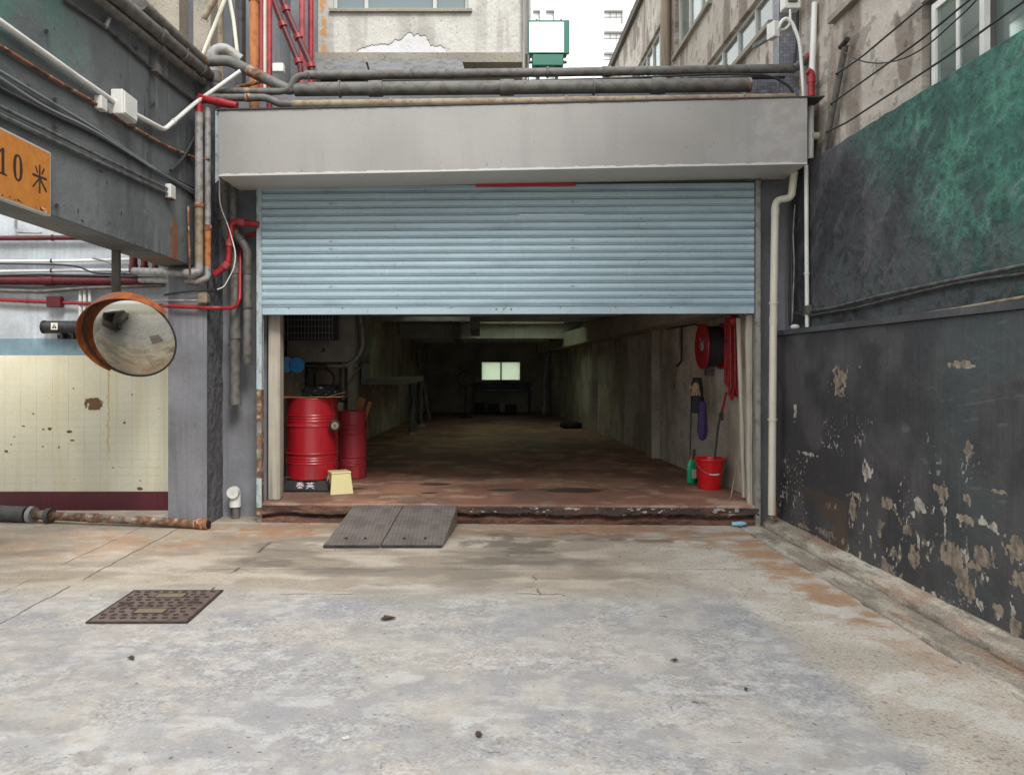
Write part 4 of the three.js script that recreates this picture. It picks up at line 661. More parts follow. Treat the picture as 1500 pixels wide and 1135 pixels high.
{ const p = onX(249, 281, LX + 0.03), t = thing('white_box', 'rust stained white box where the twin steel conduits end', 'junction box'); add('case', box(0.06, 0.13, 0.12, 0, 0.06, 0, 0.008), M.pvcWhite, t); add('rusty_edge', box(0.062, 0.012, 0.11, 0, -0.005, 0), M.rust, t); t.position.set(p.x, p.y - 0.06, p.z); }
for (const [px, py, w] of [[68, 45, 'above the white conduit'], [80, 145, 'between the rusty conduit and the cable bundle'], [82, 184, 'just above the twin steel conduits'], [83, 300, 'beside the orange sign'], [200, 70, 'just below the thin dark conduit'], [225, 152, 'above the dip of the white conduit']]) settle(tag(add('wall_anchor', rod(onX(px, py, LX - 0.01), onX(px, py, LX + 0.04), 0.012), M.cable), 'small black bolt stub in the left wall ' + w, 'bolt', 'anchor bolts in the left wall'));
{ // height sign
  const c = document.createElement('canvas'); c.width = 1024; c.height = 420; const x = c.getContext('2d');
  x.fillStyle = '#c47a2c'; x.fillRect(0, 0, 1024, 420);
  for (let i = 0; i < 900; i++) { x.fillStyle = rnd() > 0.5 ? 'rgba(150,84,30,0.05)' : 'rgba(222,160,60,0.06)'; x.beginPath(); x.ellipse(rnd() * 1024, rnd() * 420, 10 + rnd() * 50, 6 + rnd() * 26, rnd() * 3, 0, 7); x.fill(); }
  for (let i = 0; i < 26; i++) { x.fillStyle = i % 3 ? '#3a2a1c' : '#d8cdb8'; x.beginPath(); x.ellipse(rnd() * 1024, 396 + rnd() * 18, 3 + rnd() * 22, 2 + rnd() * 6, 0, 0, 7); x.fill(); }
  x.fillStyle = '#33200f'; x.font = 'bold 236px serif'; x.save(); x.translate(450, 280); x.scale(0.86, 1); x.fillText('1', 0, 0); x.fillText('0', 182, 0); x.restore();
  x.strokeStyle = '#33200f'; x.lineCap = 'round'; x.lineWidth = 17; const o = 902, q = 200; const L = (a, b, d, e, w = 17) => { x.lineWidth = w; x.beginPath(); x.moveTo(o + a, q + b); x.lineTo(o + d, q + e); x.stroke(); };
  L(0, -82, 0, 96, 20); L(-76, -6, 76, -10, 18); L(-46, -66, -24, -34); L(50, -72, 26, -36); L(-8, 8, -76, 74, 14); L(8, 8, 74, 70, 22);
  const tx = new THREE.CanvasTexture(c); tx.colorSpace = THREE.SRGBColorSpace; tx.anisotropy = 8;
  const m = new THREE.MeshPhysicalMaterial({ map: tx, roughness: 0.55 }); const e = onX(75, 272, LX + 0.05), w = 1.05, h = 0.43, y0 = onX(75, 317, LX + 0.05).y;
  const t = thing('height_sign', 'orange sign reading 10米 with a worn pale edge on the left wall', 'sign');
  const pl = new THREE.PlaneGeometry(w - 0.024, h - 0.024).rotateY(Math.PI / 2).translate(0.021, h / 2, 0);
  add('face', pl, m, t); add('board', box(0.04, h, w, 0, h / 2, 0, 0.004), M.frame, t);
  t.position.set(LX + 0.025, y0, e.z + w / 2);
}
// ---------------------------------------------------------------- risers by the pillar and the garage corner
const two = (label, pts, r, m1, m2, y, o = {}) => pipe('riser_pipe', label, 'pipe', pts, r, m1, { ...o, extra: (t, path) => { const low = pts[1].clone(); low.y = y; add('rusty_section', sweep([low, pts[1].clone().add(V(0, 0.03, 0))], r * 1.03, 14), m2, t); add('coupling', sweep([low.clone().add(V(0, -0.02, 0)), low.clone().add(V(0, 0.03, 0))], r * 1.25, 12), M.rust, t); o.more?.(t); } });
two('thicker grey riser on the pillar with a beige rusty lower length and elbow', [onF(291, 165, 0.26), onF(291, 388, 0.26), onF(291, 399, 0.26), D(276, 400, 7.72), D(196, 397, 8.4)], 0.041, M.pipeLight, M.pipeBeige, onF(291, 301, 0.26).y, { bend: 0.05, group: 'risers on the pillar' });
two('thinner grey riser on the pillar with a rust orange lower length', [onF(304, 158, 0.22), onF(304, 394, 0.22), onF(304, 408, 0.22), D(290, 412, 7.8), D(205, 410, 8.45)], 0.031, M.pipeLight, M.orangeRust, onF(304, 334, 0.22).y, { bend: 0.05, group: 'risers on the pillar' });
pipe('riser_pipe', 'rust brown thin rod in front of the beam end', 'rod', [onF(275, 300, 0.36), onF(276, 345, 0.36), onF(278, 402, 0.36)], 0.011, M.rust);
pipe('downpipe', 'wide grey downpipe dropping from the canopy beside the red pipe', 'pipe', PF(-0.1, [328, 254], [328, 330], [338, 360], [344, 400], [344, 590]), 0.055, M.pipeGrey, { bend: 0.1, joints: [0.42, 0.7, 0.985], clamps: [0.2] });
pipe('downpipe', 'beige pipe jogging sideways then ending in a capped grey drop', 'pipe', PF(-0.02, [341, 262], [342, 340], [362, 364], [362, 534]), 0.045, M.pipeGrey, { bend: 0.07, joints: [0.32, 0.5, 0.97], clamps: [0.7], jm: M.pipeDark });
pipe('red_pipe', 'glossy red pipe coming out beside the shutter and bending down', 'pipe', PF(0.06, [378, 329], [345, 324], [339, 328], [333, 388], [314, 402]), 0.034, M.redPaint, { bend: 0.05, joints: [0.2, 0.55, 0.82], jr: 1.25, jm: M.redFaded });
pipe('red_pipe', 'slim red pipe behind the shutter rail turning along the wall', 'pipe', [...PF(-0.16, [378, 340], [352, 348]), D(351, 440, 8.05), D(343, 451, 7.95), D(316, 451, 7.83), D(241, 448, 7.83), D(236, 448, 8.62), D(84, 443, 8.64), D(-20, 438, 8.64)], 0.02, M.redPaint, { bend: 0.06, clamps: [0.55, 0.9], extra: (t) => add('junction_box', box(0.16, 0.12, 0.08, 0, 0, 0, 0.008).translate(...D(80, 442, 8.62).toArray()), M.darkRed, t) });
pipe('white_wire', 'loose white wire looping round the grey downpipe', 'wire', PF(0.12, [321, 262], [321, 300], [334, 330], [345, 370], [343, 392], [328, 420], [318, 424]), 0.006, M.pvcWhite, { bend: 0.15 });
pipe('gas_valve_pipe', 'slim pipe with a small red tap on the grey wall', 'pipe', PF(-0.24, [343, 470], [343, 545]), 0.03, M.pipeGrey, { joints: [0.4], extra: (t) => { add('tap_handle', box(0.07, 0.02, 0.03, 0, 0, 0, 0.005).translate(...onF(339, 505, -0.18).toArray()), M.redPaint, t); add('paper_tag', box(0.02, 0.1, 0.004).translate(...onF(344, 523, -0.19).toArray()), M.pvcWhite, t); } });
pipe('ground_stub_pipe', 'short white painted elbow pipe sticking out of the ground', 'pipe', [onF(345, 762, -0.2), onF(344, 722, -0.2), onF(341, 718, -0.12)], 0.045, M.pipeGrey, { bend: 0.05, extra: (t) => { add('white_elbow', sweep(fillet([onF(344, 742, -0.2), onF(344, 719, -0.2), onF(340, 722, -0.1)], 0.05), 0.062, 14), M.pvcWhite, t); } });
// services on the back wall of the bay
const BW = (d, ...q) => q.map(([x, y]) => D(x, y, d));
pipe('red_main', 'upper thin dark red pipe on the white bay wall', 'pipe', BW(8.64, [-40, 349], [120, 348], [250, 348]), 0.028, M.darkRed, { clamps: [0.4] });
pipe('red_main', 'thick dark red main crossing the white bay wall', 'pipe', BW(8.62, [-40, 410], [100, 411], [240, 412]), 0.052, M.darkRed, { joints: [0.4, 0.75] });
pipe('grey_main', 'grey pipe along the bay wall below the dark red main', 'pipe', BW(8.6, [-40, 424], [60, 427], [120, 422], [240, 418]), 0.02, M.pipeGrey);
pipe('bay_conduit', 'upper pale conduit along the white bay wall', 'conduit', BW(8.66, [-40, 383], [100, 382], [190, 380]), 0.018, M.pvcWhite, { clamps: [0.5], cm: M.cable, group: 'pale conduits on the bay wall' });
pipe('bay_conduit', 'lower pale conduit along the white bay wall', 'conduit', BW(8.66, [-40, 398], [100, 396], [190, 396]), 0.018, M.pvcWhite, { clamps: [0.5], cm: M.cable, group: 'pale conduits on the bay wall' });
pipe('bay_cable', 'black cable drooping between the conduits on the bay wall', 'cable', BW(8.6, [-40, 386], [80, 387], [115, 390], [135, 400], [200, 402]), 0.01, M.cable, { bend: 0.2 });
pipe('bay_cable', 'black cable lying just above the dark red main', 'cable', BW(8.58, [-40, 404], [60, 402], [150, 404], [235, 407]), 0.012, M.cable, { bend: 0.2 });
pipe('bay_cable', 'thin black cable sagging under the dark red main', 'cable', BW(8.6, [-40, 418], [50, 421], [110, 418], [180, 421], [238, 416]), 0.009, M.cable, { bend: 0.2 });
pipe('bay_cable', 'grey cable curving down behind the hanger post', 'cable', BW(8.55, [135, 378], [160, 384], [172, 396], [200, 404]), 0.01, M.cableGrey, { bend: 0.2 });
pipe('bay_conduit', 'short pale conduit high on the bay wall above the red pipe', 'conduit', BW(8.66, [22, 310], [22, 340], [60, 341]), 0.012, M.pipeLight, { bend: 0.05 });
[[195, 372, 402, 0.042, 'widest'], [211, 376, 402, 0.036, 'middle'], [227, 380, 402, 0.03, 'slimmest']].forEach(([px, a, b, r, w]) => pipe('red_stub_pipe', `${w} dark red stub pipe dropping behind the beam`, 'pipe', BW(8.5, [px, a - 30], [px, b]), r, M.darkRed, { joints: [0.85] }));
[117, 123.5, 131].forEach((px, i) => pipe('upright_conduit', ['upright conduit farthest from the mirror below the red main', 'middle upright conduit between two others below the red main', 'upright conduit nearest the mirror below the red main'][i], 'conduit', BW(8.66, [px, 417], [px, 475]), 0.018, M.pvcWhite, { group: 'upright conduits' }));
pipe('bay_cable', 'black cable loop hanging by the grey pillar', 'cable', [...BW(7.82, [240, 432], [262, 428], [300, 424]), onF(320, 428, 0)], 0.011, M.cable, { bend: 0.2 });
pipe('bay_conduit', 'thin pale conduit entering the pillar behind the mirror', 'conduit', [D(210, 441, 8.6), D(250, 440, 7.84), D(292, 440, 7.84)], 0.012, M.pipeLight, { extra: (t) => add('junction_box', box(0.1, 0.11, 0.1, 0, 0, 0, 0.02).translate(...D(298, 437, 7.83).toArray()), M.pipeBeige, t) });
{ // dark cylindrical motor with a warning label
  const p = D(92, 479, 8.6), t = thing('motor_tube', 'dark horizontal motor tube with a warning sticker on the bay wall', 'motor');
  add('tube', cyl(0.07, 0.07, 0.42, 20).rotateZ(Math.PI / 2).translate(0, 0.13, 0), M.darkSteel, t); add('end_cap', cyl(0.074, 0.074, 0.03, 20).rotateZ(Math.PI / 2).translate(-0.21, 0.13, 0), M.black, t);
  add('bracket', [span(-0.02, 0.0, 0, 0.1, -0.1, 0.02), span(0.1, 0.12, 0, 0.1, -0.1, 0.02)], M.darkSteel, t); add('base', span(-0.1, 0.25, 0.0, 0.05, -0.12, -0.06), M.darkSteel, t);
  const c = document.createElement('canvas'); c.width = c.height = 64; const x = c.getContext('2d'); x.fillStyle = '#e8e6d4'; x.fillRect(0, 0, 64, 64); x.fillStyle = '#222'; x.beginPath(); x.moveTo(32, 10); x.lineTo(56, 52); x.lineTo(8, 52); x.fill(); x.fillStyle = '#e8e6d4'; x.fillRect(29, 24, 6, 14); x.fillRect(29, 42, 6, 5);
  const tx = new THREE.CanvasTexture(c); tx.colorSpace = THREE.SRGBColorSpace; const st = new THREE.MeshPhysicalMaterial({ map: tx, roughness: 0.6 });
  add('warning_label', new THREE.PlaneGeometry(0.075, 0.075).translate(-0.06, 0.135, 0.074), st, t); t.position.set(p.x, p.y - 0.13, p.z);
}
{ // pipe lying along the foot of the bay wall
  const pts = [onY(-60, 752, 0.07), onY(70, 756, 0.07), onY(190, 762, 0.06), onY(303, 768, 0.05)].map((p, i) => V(p.x, [0.09, 0.075, 0.065, 0.05][i], p.z));
  pipe('floor_pipe', 'rusty pipe lying on the ground along the dark red wall foot', 'pipe', pts, 0.045, M.flake, { bend: 0.3, joints: [0.55], jm: M.flake, jr: 1.12, jw: 0.1, extra: (t, path) => { add('fat_section', sweep([path[0], along(path, 0.28)[0]], 0.085, 14), M.pipeDark, t); add('flange', sleeve(path, 0.3, 0.09, 0.05), M.pipeLight, t); add('flange', sleeve(path, 0.37, 0.08, 0.05), M.pipeDark, t); add('clay_socket', sweep([along(path, 0.955)[0], along(path, 1)[0].add(V(0.012, -0.001, 0.004))], 0.05, 14, true, 0.06), M.rust, t); add('dark_bore', sweep([along(path, 0.99)[0], along(path, 1)[0].add(V(0.016, -0.001, 0.005))], 0.042, 12), M.black, t); } });
}
// ---------------------------------------------------------------- riser bundle rising behind the canopy
const UP = (px, d, r, m, label, o = {}) => pipe('tall_riser', label, 'pipe', [D(px, 168, d), D(px, -110, d)], r, m, { group: 'risers behind the canopy', ...o });
UP(372, 8.35, 0.05, M.orangeRust, 'orange rusted riser behind the canopy', { joints: [0.62], jm: M.rust });
UP(382, 8.45, 0.042, M.redFaded, 'faded pink riser next to the orange one');
UP(388, 8.38, 0.02, M.pipeCream, 'thin cream riser between two red ones');
UP(394.5, 8.32, 0.03, M.redPaint, 'bright red riser in front of the dark recess', { clamps: [0.7] });
UP(442, 9.4, 0.035, M.redFaded, 'dull red riser beside the rear house wall');
UP(455, 9.5, 0.034, M.redPaint, 'bright red riser at the corner of the rear house');
UP(323, 8.5, 0.03, M.pipeBeige, 'beige riser beside the white pier');
UP(352, 8.9, 0.06, M.darkSteel, 'wide dark riser inside the recess');
pipe('slanting_red_pipe', 'steeper dark red flanged pipe slanting down to the canopy', 'pipe', [D(385, -40, 8.6), D(411, 30, 8.6), D(440, 98, 8.6), D(440, 112, 8.6)], 0.032, M.darkRed, { joints: [0.5, 0.86], jr: 1.5, jw: 0.05, jm: M.redPaint });
pipe('slanting_red_pipe', 'higher dark red flanged pipe slanting beside its twin', 'pipe', [D(398, -40, 8.7), D(420, 18, 8.7), D(455, 95, 8.7), D(458, 112, 8.7)], 0.036, M.darkRed, { joints: [0.35, 0.62, 0.9], jr: 1.4, jw: 0.05, jm: M.redPaint });
pipe('scaffold_bar', 'pale bar slanting up beside the white pier', 'bar', [D(296, 82, 8.3), D(333, -10, 8.3)], 0.021, M.pipeCream);
pipe('scaffold_bar', 'slim beige bar crossing above the swan neck', 'bar', [D(348, 82, 8.35), D(342, 30, 8.35), D(334, -12, 8.35)], 0.02, M.pipeCream);
pipe('scaffold_bar', 'short rusty pole end pointing out by the white pier', 'bar', [D(298, 27, 8.2), D(317, -6, 8.2)], 0.032, M.pipeBeige);
pipe('brown_branch_pipe', 'short brown branch pipe between the risers above the canopy', 'pipe', [D(345, 129, 8.1), D(366, 123, 8.1), D(386, 118, 8.15)], 0.022, M.rust);
{ const p = D(408, 101, 8.3), t = thing('small_box', 'small white box among the pipes behind the canopy', 'junction box'); add('case', box(0.12, 0.09, 0.08, 0, 0.045, 0, 0.01), M.pvcWhite, t); add('lid', box(0.1, 0.012, 0.06, 0, 0.096, 0, 0.003), M.pipeLight, t); t.position.set(p.x, p.y - 0.04, p.z); }

// ---------------------------------------------------------------- right-hand services
pipe('cream_downpipe', 'cream plastic downpipe with a jog beside the steel rail', 'pipe', PF(0.18, [1131, 754], [1133, 500], [1136, 300], [1140, 293], [1156, 290], [1160, 286], [1164, 252]), 0.037, M.pipeCream, { bend: 0.05, joints: [0.55, 0.86], clamps: [0.27, 0.6], jr: 1.1 });
pipe('white_riser', 'white plastic pipe up the weathered wall beside the canopy end', 'pipe', [onF(1188, 232, 0.3), onF(1189, 130, 0.3), onF(1194, 4, 0.3)], 0.028, M.pvcWhite, { extra: (t) => add('elbow', sweep(fillet([onF(1188, 199, 0.3), onF(1203, 199, 0.3)], 0.01), 0.037, 12), M.pipeCream, t) });
pipe('red_vent_pipe', 'short red vent pipe with an elbow at the canopy end', 'pipe', PF(0.38, [1189, 141], [1189, 107], [1183, 104]), 0.034, M.redPaint, { bend: 0.04, joints: [0.62], jr: 1.15 });
pipe('branch_pipe', 'grey branch with a red cap at the end of the highest pipe', 'pipe', PF(0.06, [1164, 100], [1174, 94], [1186, 83]), 0.04, M.pipeGrey, { extra: (t, path) => add('red_cap', sleeve(path, 0.93, 0.046, 0.07), M.redFaded, t) });
pipe('white_hose', 'white hose arching from the wall box down to the canopy', 'hose', PF(0.16, [1139, 44], [1146, 30], [1153, 26], [1161, 33], [1172, 60], [1175, 100], [1178, 148]), 0.017, M.pvcWhite, { bend: 0.12 });
pipe('thin_white_hose', 'short white hose looping under the wall box', 'hose', PF(0.1, [1158, 14], [1158, 36], [1150, 43], [1142, 44]), 0.012, M.pvcWhite, { bend: 0.08 });
{ const p = onF(1133, 45, 0.12), t = thing('wall_box', 'white plastic box feeding the arched hose by the tiled pier', 'junction box'); add('case', box(0.07, 0.16, 0.12, 0, 0.08, 0, 0.01), M.pvcWhite, t); add('cover', box(0.012, 0.13, 0.09, 0.04, 0.08, 0, 0.004), M.pipeLight, t); add('bracket_arm', span(-0.02, 0.02, 0.02, 0.06, -0.3, -0.061), M.steel, t); t.position.set(p.x, p.y - 0.08, p.z); t.rotation.y = 0.3; }
{ const p = onF(1158, 4, 0.02), t = thing('meter_box', 'grey and white meter box high on the tiled pier', 'meter box'); add('case', box(0.17, 0.2, 0.12, 0, 0.1, 0, 0.012), M.pvcWhite, t); add('dial_cover', box(0.1, 0.13, 0.02, 0, 0.12, 0.065, 0.02), M.pipeGrey, t); t.position.set(p.x, p.y - 0.08, p.z); }
pipe('bay_cable', 'black cable dropping behind the arched white hose', 'cable', PF(-0.1, [1170, 10], [1168, 60], [1164, 95]), 0.012, M.cable);
pipe('beige_riser', 'thin beige pipe beside the white plastic pipe', 'pipe', PF(-0.05, [1181, 100], [1180, 50], [1179, -20]), 0.022, M.pipeBeige, { clamps: [0.4] });
pipe('corner_conduit', 'white conduit standing at the end of the green wall', 'conduit', [onX(1183, 486, RX2 - 0.04), onX(1182, 350, RX2 - 0.04), onX(1181.5, 242, RX2 - 0.04)], 0.02, M.pvcWhite, { clamps: [0.35], extra: (t) => add('junction_box', box(0.05, 0.09, 0.09, 0, 0, 0, 0.008).translate(...onX(1184, 454, RX2 - 0.04).toArray()), M.pipeGrey, t) });
const RW = (o, ...q) => q.map(([x, y]) => onX(x, y, RX2 - o));
pipe('wall_conduit', 'upper steel conduit rising along the green wall', 'conduit', RW(0.03, [1186, 455], [1220, 451], [1286, 434], [1407, 408], [1500, 389], [1560, 376]), 0.014, M.steel, { bend: 0.3, clamps: [0.3, 0.62], group: 'conduits on the green wall' });
pipe('wall_conduit', 'lower sagging cable under the steel conduit on the green wall', 'cable', RW(0.028, [1166, 458], [1182, 463], [1250, 452], [1330, 432], [1407, 413], [1500, 401], [1560, 394]), 0.011, M.pipeDark, { bend: 0.3, group: 'conduits on the green wall' });
pipe('wall_conduit', 'pale conduit lying on the coping of the black wall', 'conduit', [...RW(0.1, [1187, 482], [1300, 468], [1400, 453], [1500, 436], [1560, 429])], 0.013, M.pipeBeige, { bend: 0.3 });
pipe('corner_cable', 'black cables down the corner by the cream downpipe', 'cable', PF(0.0, [1163, 270], [1158, 310], [1157, 470], [1160, 484]), 0.012, M.cable, { bend: 0.1 });
pipe('corner_cable', 'pale cable down the corner beside the black one', 'cable', PF(0.02, [1165, 300], [1162, 340], [1164, 390], [1161, 470]), 0.007, M.pipeLight, { bend: 0.1 });
{ const p = onX(1165, 484, RX + 0.06); const m = tag(add('cement_lump', new THREE.IcosahedronGeometry(0.035, 2).scale(1.3, 0.8, 1), M.pipeCream), 'pale lump of filler on the coping below the cables', 'filler'); m.position.set(p.x, 2.01, p.z); }
{ // slanting bracket pole and the wires it carries
  const X = RX3 - 0.06, t = thing('bracket_pole', 'grey slanting steel pole with insulator holding wires on the weathered wall', 'pole');
  const a = onX(1207, 228, X), b = onX(1239, 66, X); add('pole', sweep([a, b], 0.03, 8), M.pipeGrey, t); add('insulator', sweep([b.clone().add(V(-0.02, 0.0, -0.05)), b.clone().add(V(-0.02, 0.02, 0.08))], 0.025, 10), M.darkSteel, t);
  for (const [px, py] of [[1226, 108], [1218, 152], [1212, 193]]) add('hook', rod(onX(px, py, X + 0.03), onX(px, py, X - 0.05), 0.012), M.cable, t); settle(t);
  pipe('overhead_wire', 'topmost straight wire from the bracket pole', 'wire', [onX(1226, 108, X - 0.05), onX(1262, 84, X - 0.05), onX(1350, 10, X - 0.05), onX(1400, -30, X - 0.05)], 0.008, M.cable, { bend: 0.1, group: 'wires from the bracket pole' });
  pipe('overhead_wire', 'drooping wire from the top of the bracket pole', 'wire', [onX(1234, 75, X - 0.05), onX(1260, 90, X - 0.05), onX(1300, 94, X - 0.05), onX(1350, 76, X - 0.05), onX(1420, 12, X - 0.05), onX(1440, -10, X - 0.05)], 0.006, M.cable, { bend: 0.4, group: 'wires from the bracket pole' });
  pipe('overhead_wire', 'middle straight wire from the bracket pole', 'wire', [onX(1218, 152, X - 0.05), onX(1350, 58, X - 0.05), onX(1430, -8, X - 0.05)], 0.008, M.cable, { bend: 0.1, group: 'wires from the bracket pole' });
  pipe('overhead_wire', 'lowest straight wire from the bracket pole', 'wire', [onX(1212, 193, X - 0.05), onX(1240, 180, X - 0.05), onX(1380, 88, X - 0.05), onX(1500, 2, X - 0.05)], 0.008, M.cable, { bend: 0.1, group: 'wires from the bracket pole' });
}
pipe('rust_rod', 'rusty rod standing in the corner behind the cream downpipe', 'rod', PF(0.1, [1136, 772], [1136, 735]), 0.02, M.rust);
// ---------------------------------------------------------------- floodlight on the roof edge
{
  const d = 8.9, p = D(804, 98, d), s = d / FPX, t = thing('floodlight', 'green framed floodlight with glowing white face on the garage roof', 'floodlight');
  mat('lampGreen', 0x2c6e5c, { rough: 0.5 }); mat('lampDark', 0x33564e, { rough: 0.5 });
  mat('lampFace', 0xffffff, { rough: 0.4, emissive: 0xf2fff8, emissiveIntensity: 1.6 });
  const w = 60 * s, h = 48 * s, y0 = 19 * s;
  add('housing', box(w * 0.92, h, 0.12, 0.0, y0 + h / 2, -0.08, 0.015), M.lampGreen, t);
  add('frame', [span(-w / 2, w / 2, y0 + h - 0.018, y0 + h, -0.02, 0.03), span(-w / 2, w / 2, y0, y0 + 0.012, -0.02, 0.03), span(-w / 2, -w / 2 + 0.014, y0 + 0.012, y0 + h - 0.018, -0.02, 0.03), span(w / 2 - 0.066, w / 2, y0 + 0.012, y0 + h - 0.018, -0.02, 0.03)], M.lampGreen, t);
  add('glowing_face', span(-w / 2 + 0.014, w / 2 - 0.066, y0 + 0.012, y0 + h - 0.018, -0.019, 0.015), M.lampFace, t);
  add('gear_box', box(w * 0.76, 17 * s, 0.13, -0.01, 9.5 * s, -0.04, 0.012), M.lampGreen, t);
  for (const k of [-1, 1]) { add('pivot_bolt', cyl(0.018, 0.018, 0.05, 12).rotateZ(Math.PI / 2).translate(-0.01 + k * w * 0.41, 8 * s, -0.02), M.lampDark, t); add('foot_bolt', cyl(0.012, 0.014, 0.03, 10).translate(k * w * 0.25, 0, -0.02), M.lampDark, t); add('top_lug', box(0.02, 0.02, 0.03, k * w * 0.3, y0 + h + 0.01, 0), M.lampDark, t); }
  add('mounting_arm', [rod(V(-0.12, 0.05, -0.1), V(-0.12, -0.75, -0.2), 0.02), rod(V(0.1, 0.05, -0.1), V(0.1, -0.75, -0.2), 0.02)], M.lampDark, t);
  t.position.set(p.x, p.y, p.z);
  const l = new THREE.RectAreaLight(new THREE.Color(0.8, 1, 0.9), 1.2, w * 0.8, h * 0.9); l.position.set(p.x - 0.025, p.y + y0 + h / 2, p.z + 0.045); l.lookAt(p.x - 0.025, p.y + y0 + h / 2 - 0.2, 0); scene.add(l);
}

// ---------------------------------------------------------------- things in the doorway, left
mat('drumRed', 0xbc202c, { t: 'paint', s: 0.7, rough: 0.32, clearcoat: 0.35, clearcoatRoughness: 0.3 });
mat('drumOld', 0xc43c48, { t: 'pipe', s: 1, rough: 0.5 });
function drum(name, label, x, z, y, r, h, m, lid) {
  const t = thing(name, label, 'drum', 'red drums'), p = [[0, 0.012], [r * 0.95, 0.012], [r * 0.985, 0], [r, 0.012], [r * 0.985, 0.03]];
  const bead = (c, a, w) => { for (let k = -3; k <= 3; k++) p.push([r * 0.98 + a * Math.cos(k / 3 * Math.PI / 2) ** 1.2, c + k / 3 * w]); };
  for (const c of [0.2, 0.235, 0.265]) bead(c * h, 0.006, 0.012); bead(h * 0.32, 0.013, 0.014); bead(h * 0.66, 0.013, 0.014); for (const c of [0.72, 0.755, 0.79]) bead(c * h, 0.006, 0.012);
  p.push([r * 0.98, h - 0.03], [r, h - 0.014], [r * 0.99, h], [r * 0.96, h - 0.004]);
  if (lid) p.push([r * 0.95, h - 0.015], [0, h - 0.015]); else p.push([r * 0.95, h - 0.03], [r * 0.94, 0.03], [0, 0.03]);
  add('body', lathe(p, 48), m, t); add('rolled_rim', turned(flat(new THREE.TorusGeometry(r * 0.985, 0.009, 8, 48)), { rx: Math.PI / 2 }, 0, h - 0.004, 0), m, t);
  t.position.set(x, y, z); return t;
}
const c1 = onY(457, 722, FL), drumZ = -9.02, drumX = -0.215 * 9.02, crateH = 0.15;
drum('oil_drum', 'large bright red steel drum standing on the black crate', drumX, drumZ, FL + crateH - 0.02, 0.298, 0.93, M.drumRed, true);
drum('oil_drum', 'narrow scuffed red drum behind the large one, holding planks', -0.163 * 9.95, -9.95, FL, 0.185, 0.86, M.drumOld, false);
{ // black plastic crate with two painted white characters
  const t = thing('plastic_crate', 'low black plastic crate with white characters under the large drum', 'crate'), w = 0.56, d = 0.5, h = crateH;
  mat('crateBlack', 0x2b2626, { t: 'paint', s: 1, rough: 0.5 });
  add('floor', span(-w / 2, w / 2, 0, 0.02, -d / 2, d / 2), M.crateBlack, t); add('deck', span(-w / 2 + 0.03, w / 2 - 0.03, h - 0.045, h - 0.022, -d / 2 + 0.03, d / 2 - 0.05), M.crateBlack, t);
  add('front_panel', quad8([V(-w / 2 + 0.02, 0.02, d / 2 + 0.012), V(w / 2 - 0.02, 0.02, d / 2 + 0.012), V(w / 2 - 0.05, h - 0.02, d / 2 - 0.012), V(-w / 2 + 0.05, h - 0.02, d / 2 - 0.012), V(-w / 2 + 0.02, 0.02, d / 2 - 0.01), V(w / 2 - 0.02, 0.02, d / 2 - 0.01), V(w / 2 - 0.05, h - 0.02, d / 2 - 0.03), V(-w / 2 + 0.05, h - 0.02, d / 2 - 0.03)]), M.crateBlack, t);
  for (const s of [-1, 1]) { add('side_panel', span(s * (w / 2 - 0.015), s * w / 2, 0.02, h - 0.01, -d / 2, d / 2 - 0.02), M.crateBlack, t); add('corner_post', box(0.05, h, 0.05, s * (w / 2 - 0.035), h / 2, d / 2 - 0.03, 0.008), M.crateBlack, t); add('stacking_lug', box(0.1, 0.02, 0.03, s * (w / 2 - 0.05), h + 0.008, d / 2 - 0.05, 0.006), M.darkSteel, t); }
  add('rear_panel', span(-w / 2, w / 2, 0.02, h - 0.01, -d / 2, -d / 2 + 0.015), M.crateBlack, t);
  const c = document.createElement('canvas'); c.width = 256; c.height = 128; const x = c.getContext('2d'); x.fillStyle = '#2b2626'; x.fillRect(0, 0, 256, 128); x.strokeStyle = '#e6e4e0'; x.lineCap = 'round';
  const S = (l, w2 = 8) => { x.lineWidth = w2; x.beginPath(); l.forEach(([a, b], i) => (i ? x.lineTo(a, b) : x.moveTo(a, b))); x.stroke(); };
  S([[30, 22], [98, 20]]); S([[36, 38], [92, 37]]); S([[24, 54], [106, 53]]); S([[62, 10], [56, 50], [22, 82]]); S([[68, 54], [108, 80]]); S([[64, 70], [64, 118]]); S([[40, 84], [56, 96]], 7); S([[36, 112], [58, 98]], 7); S([[90, 82], [72, 96]], 7); S([[70, 98], [92, 112]], 7);
  S([[140, 26], [232, 24]]); S([[166, 12], [168, 38]]); S([[206, 10], [203, 38]]); S([[160, 52], [214, 51], [212, 78]]); S([[160, 52], [162, 78]]); S([[140, 80], [236, 78]]); S([[187, 40], [186, 80], [144, 118]]); S([[190, 82], [234, 118]]);
  const tx = new THREE.CanvasTexture(c); tx.colorSpace = THREE.SRGBColorSpace; const g = new THREE.PlaneGeometry(0.24, 0.085); g.rotateX(-0.18); g.translate(-0.0, h / 2 + 0.002, d / 2 + 0.004);
  add('painted_characters', g, new THREE.MeshPhysicalMaterial({ map: tx, roughness: 0.5 }), t);
  t.position.set(drumX - 0.02, FL, drumZ + 0.02);
}
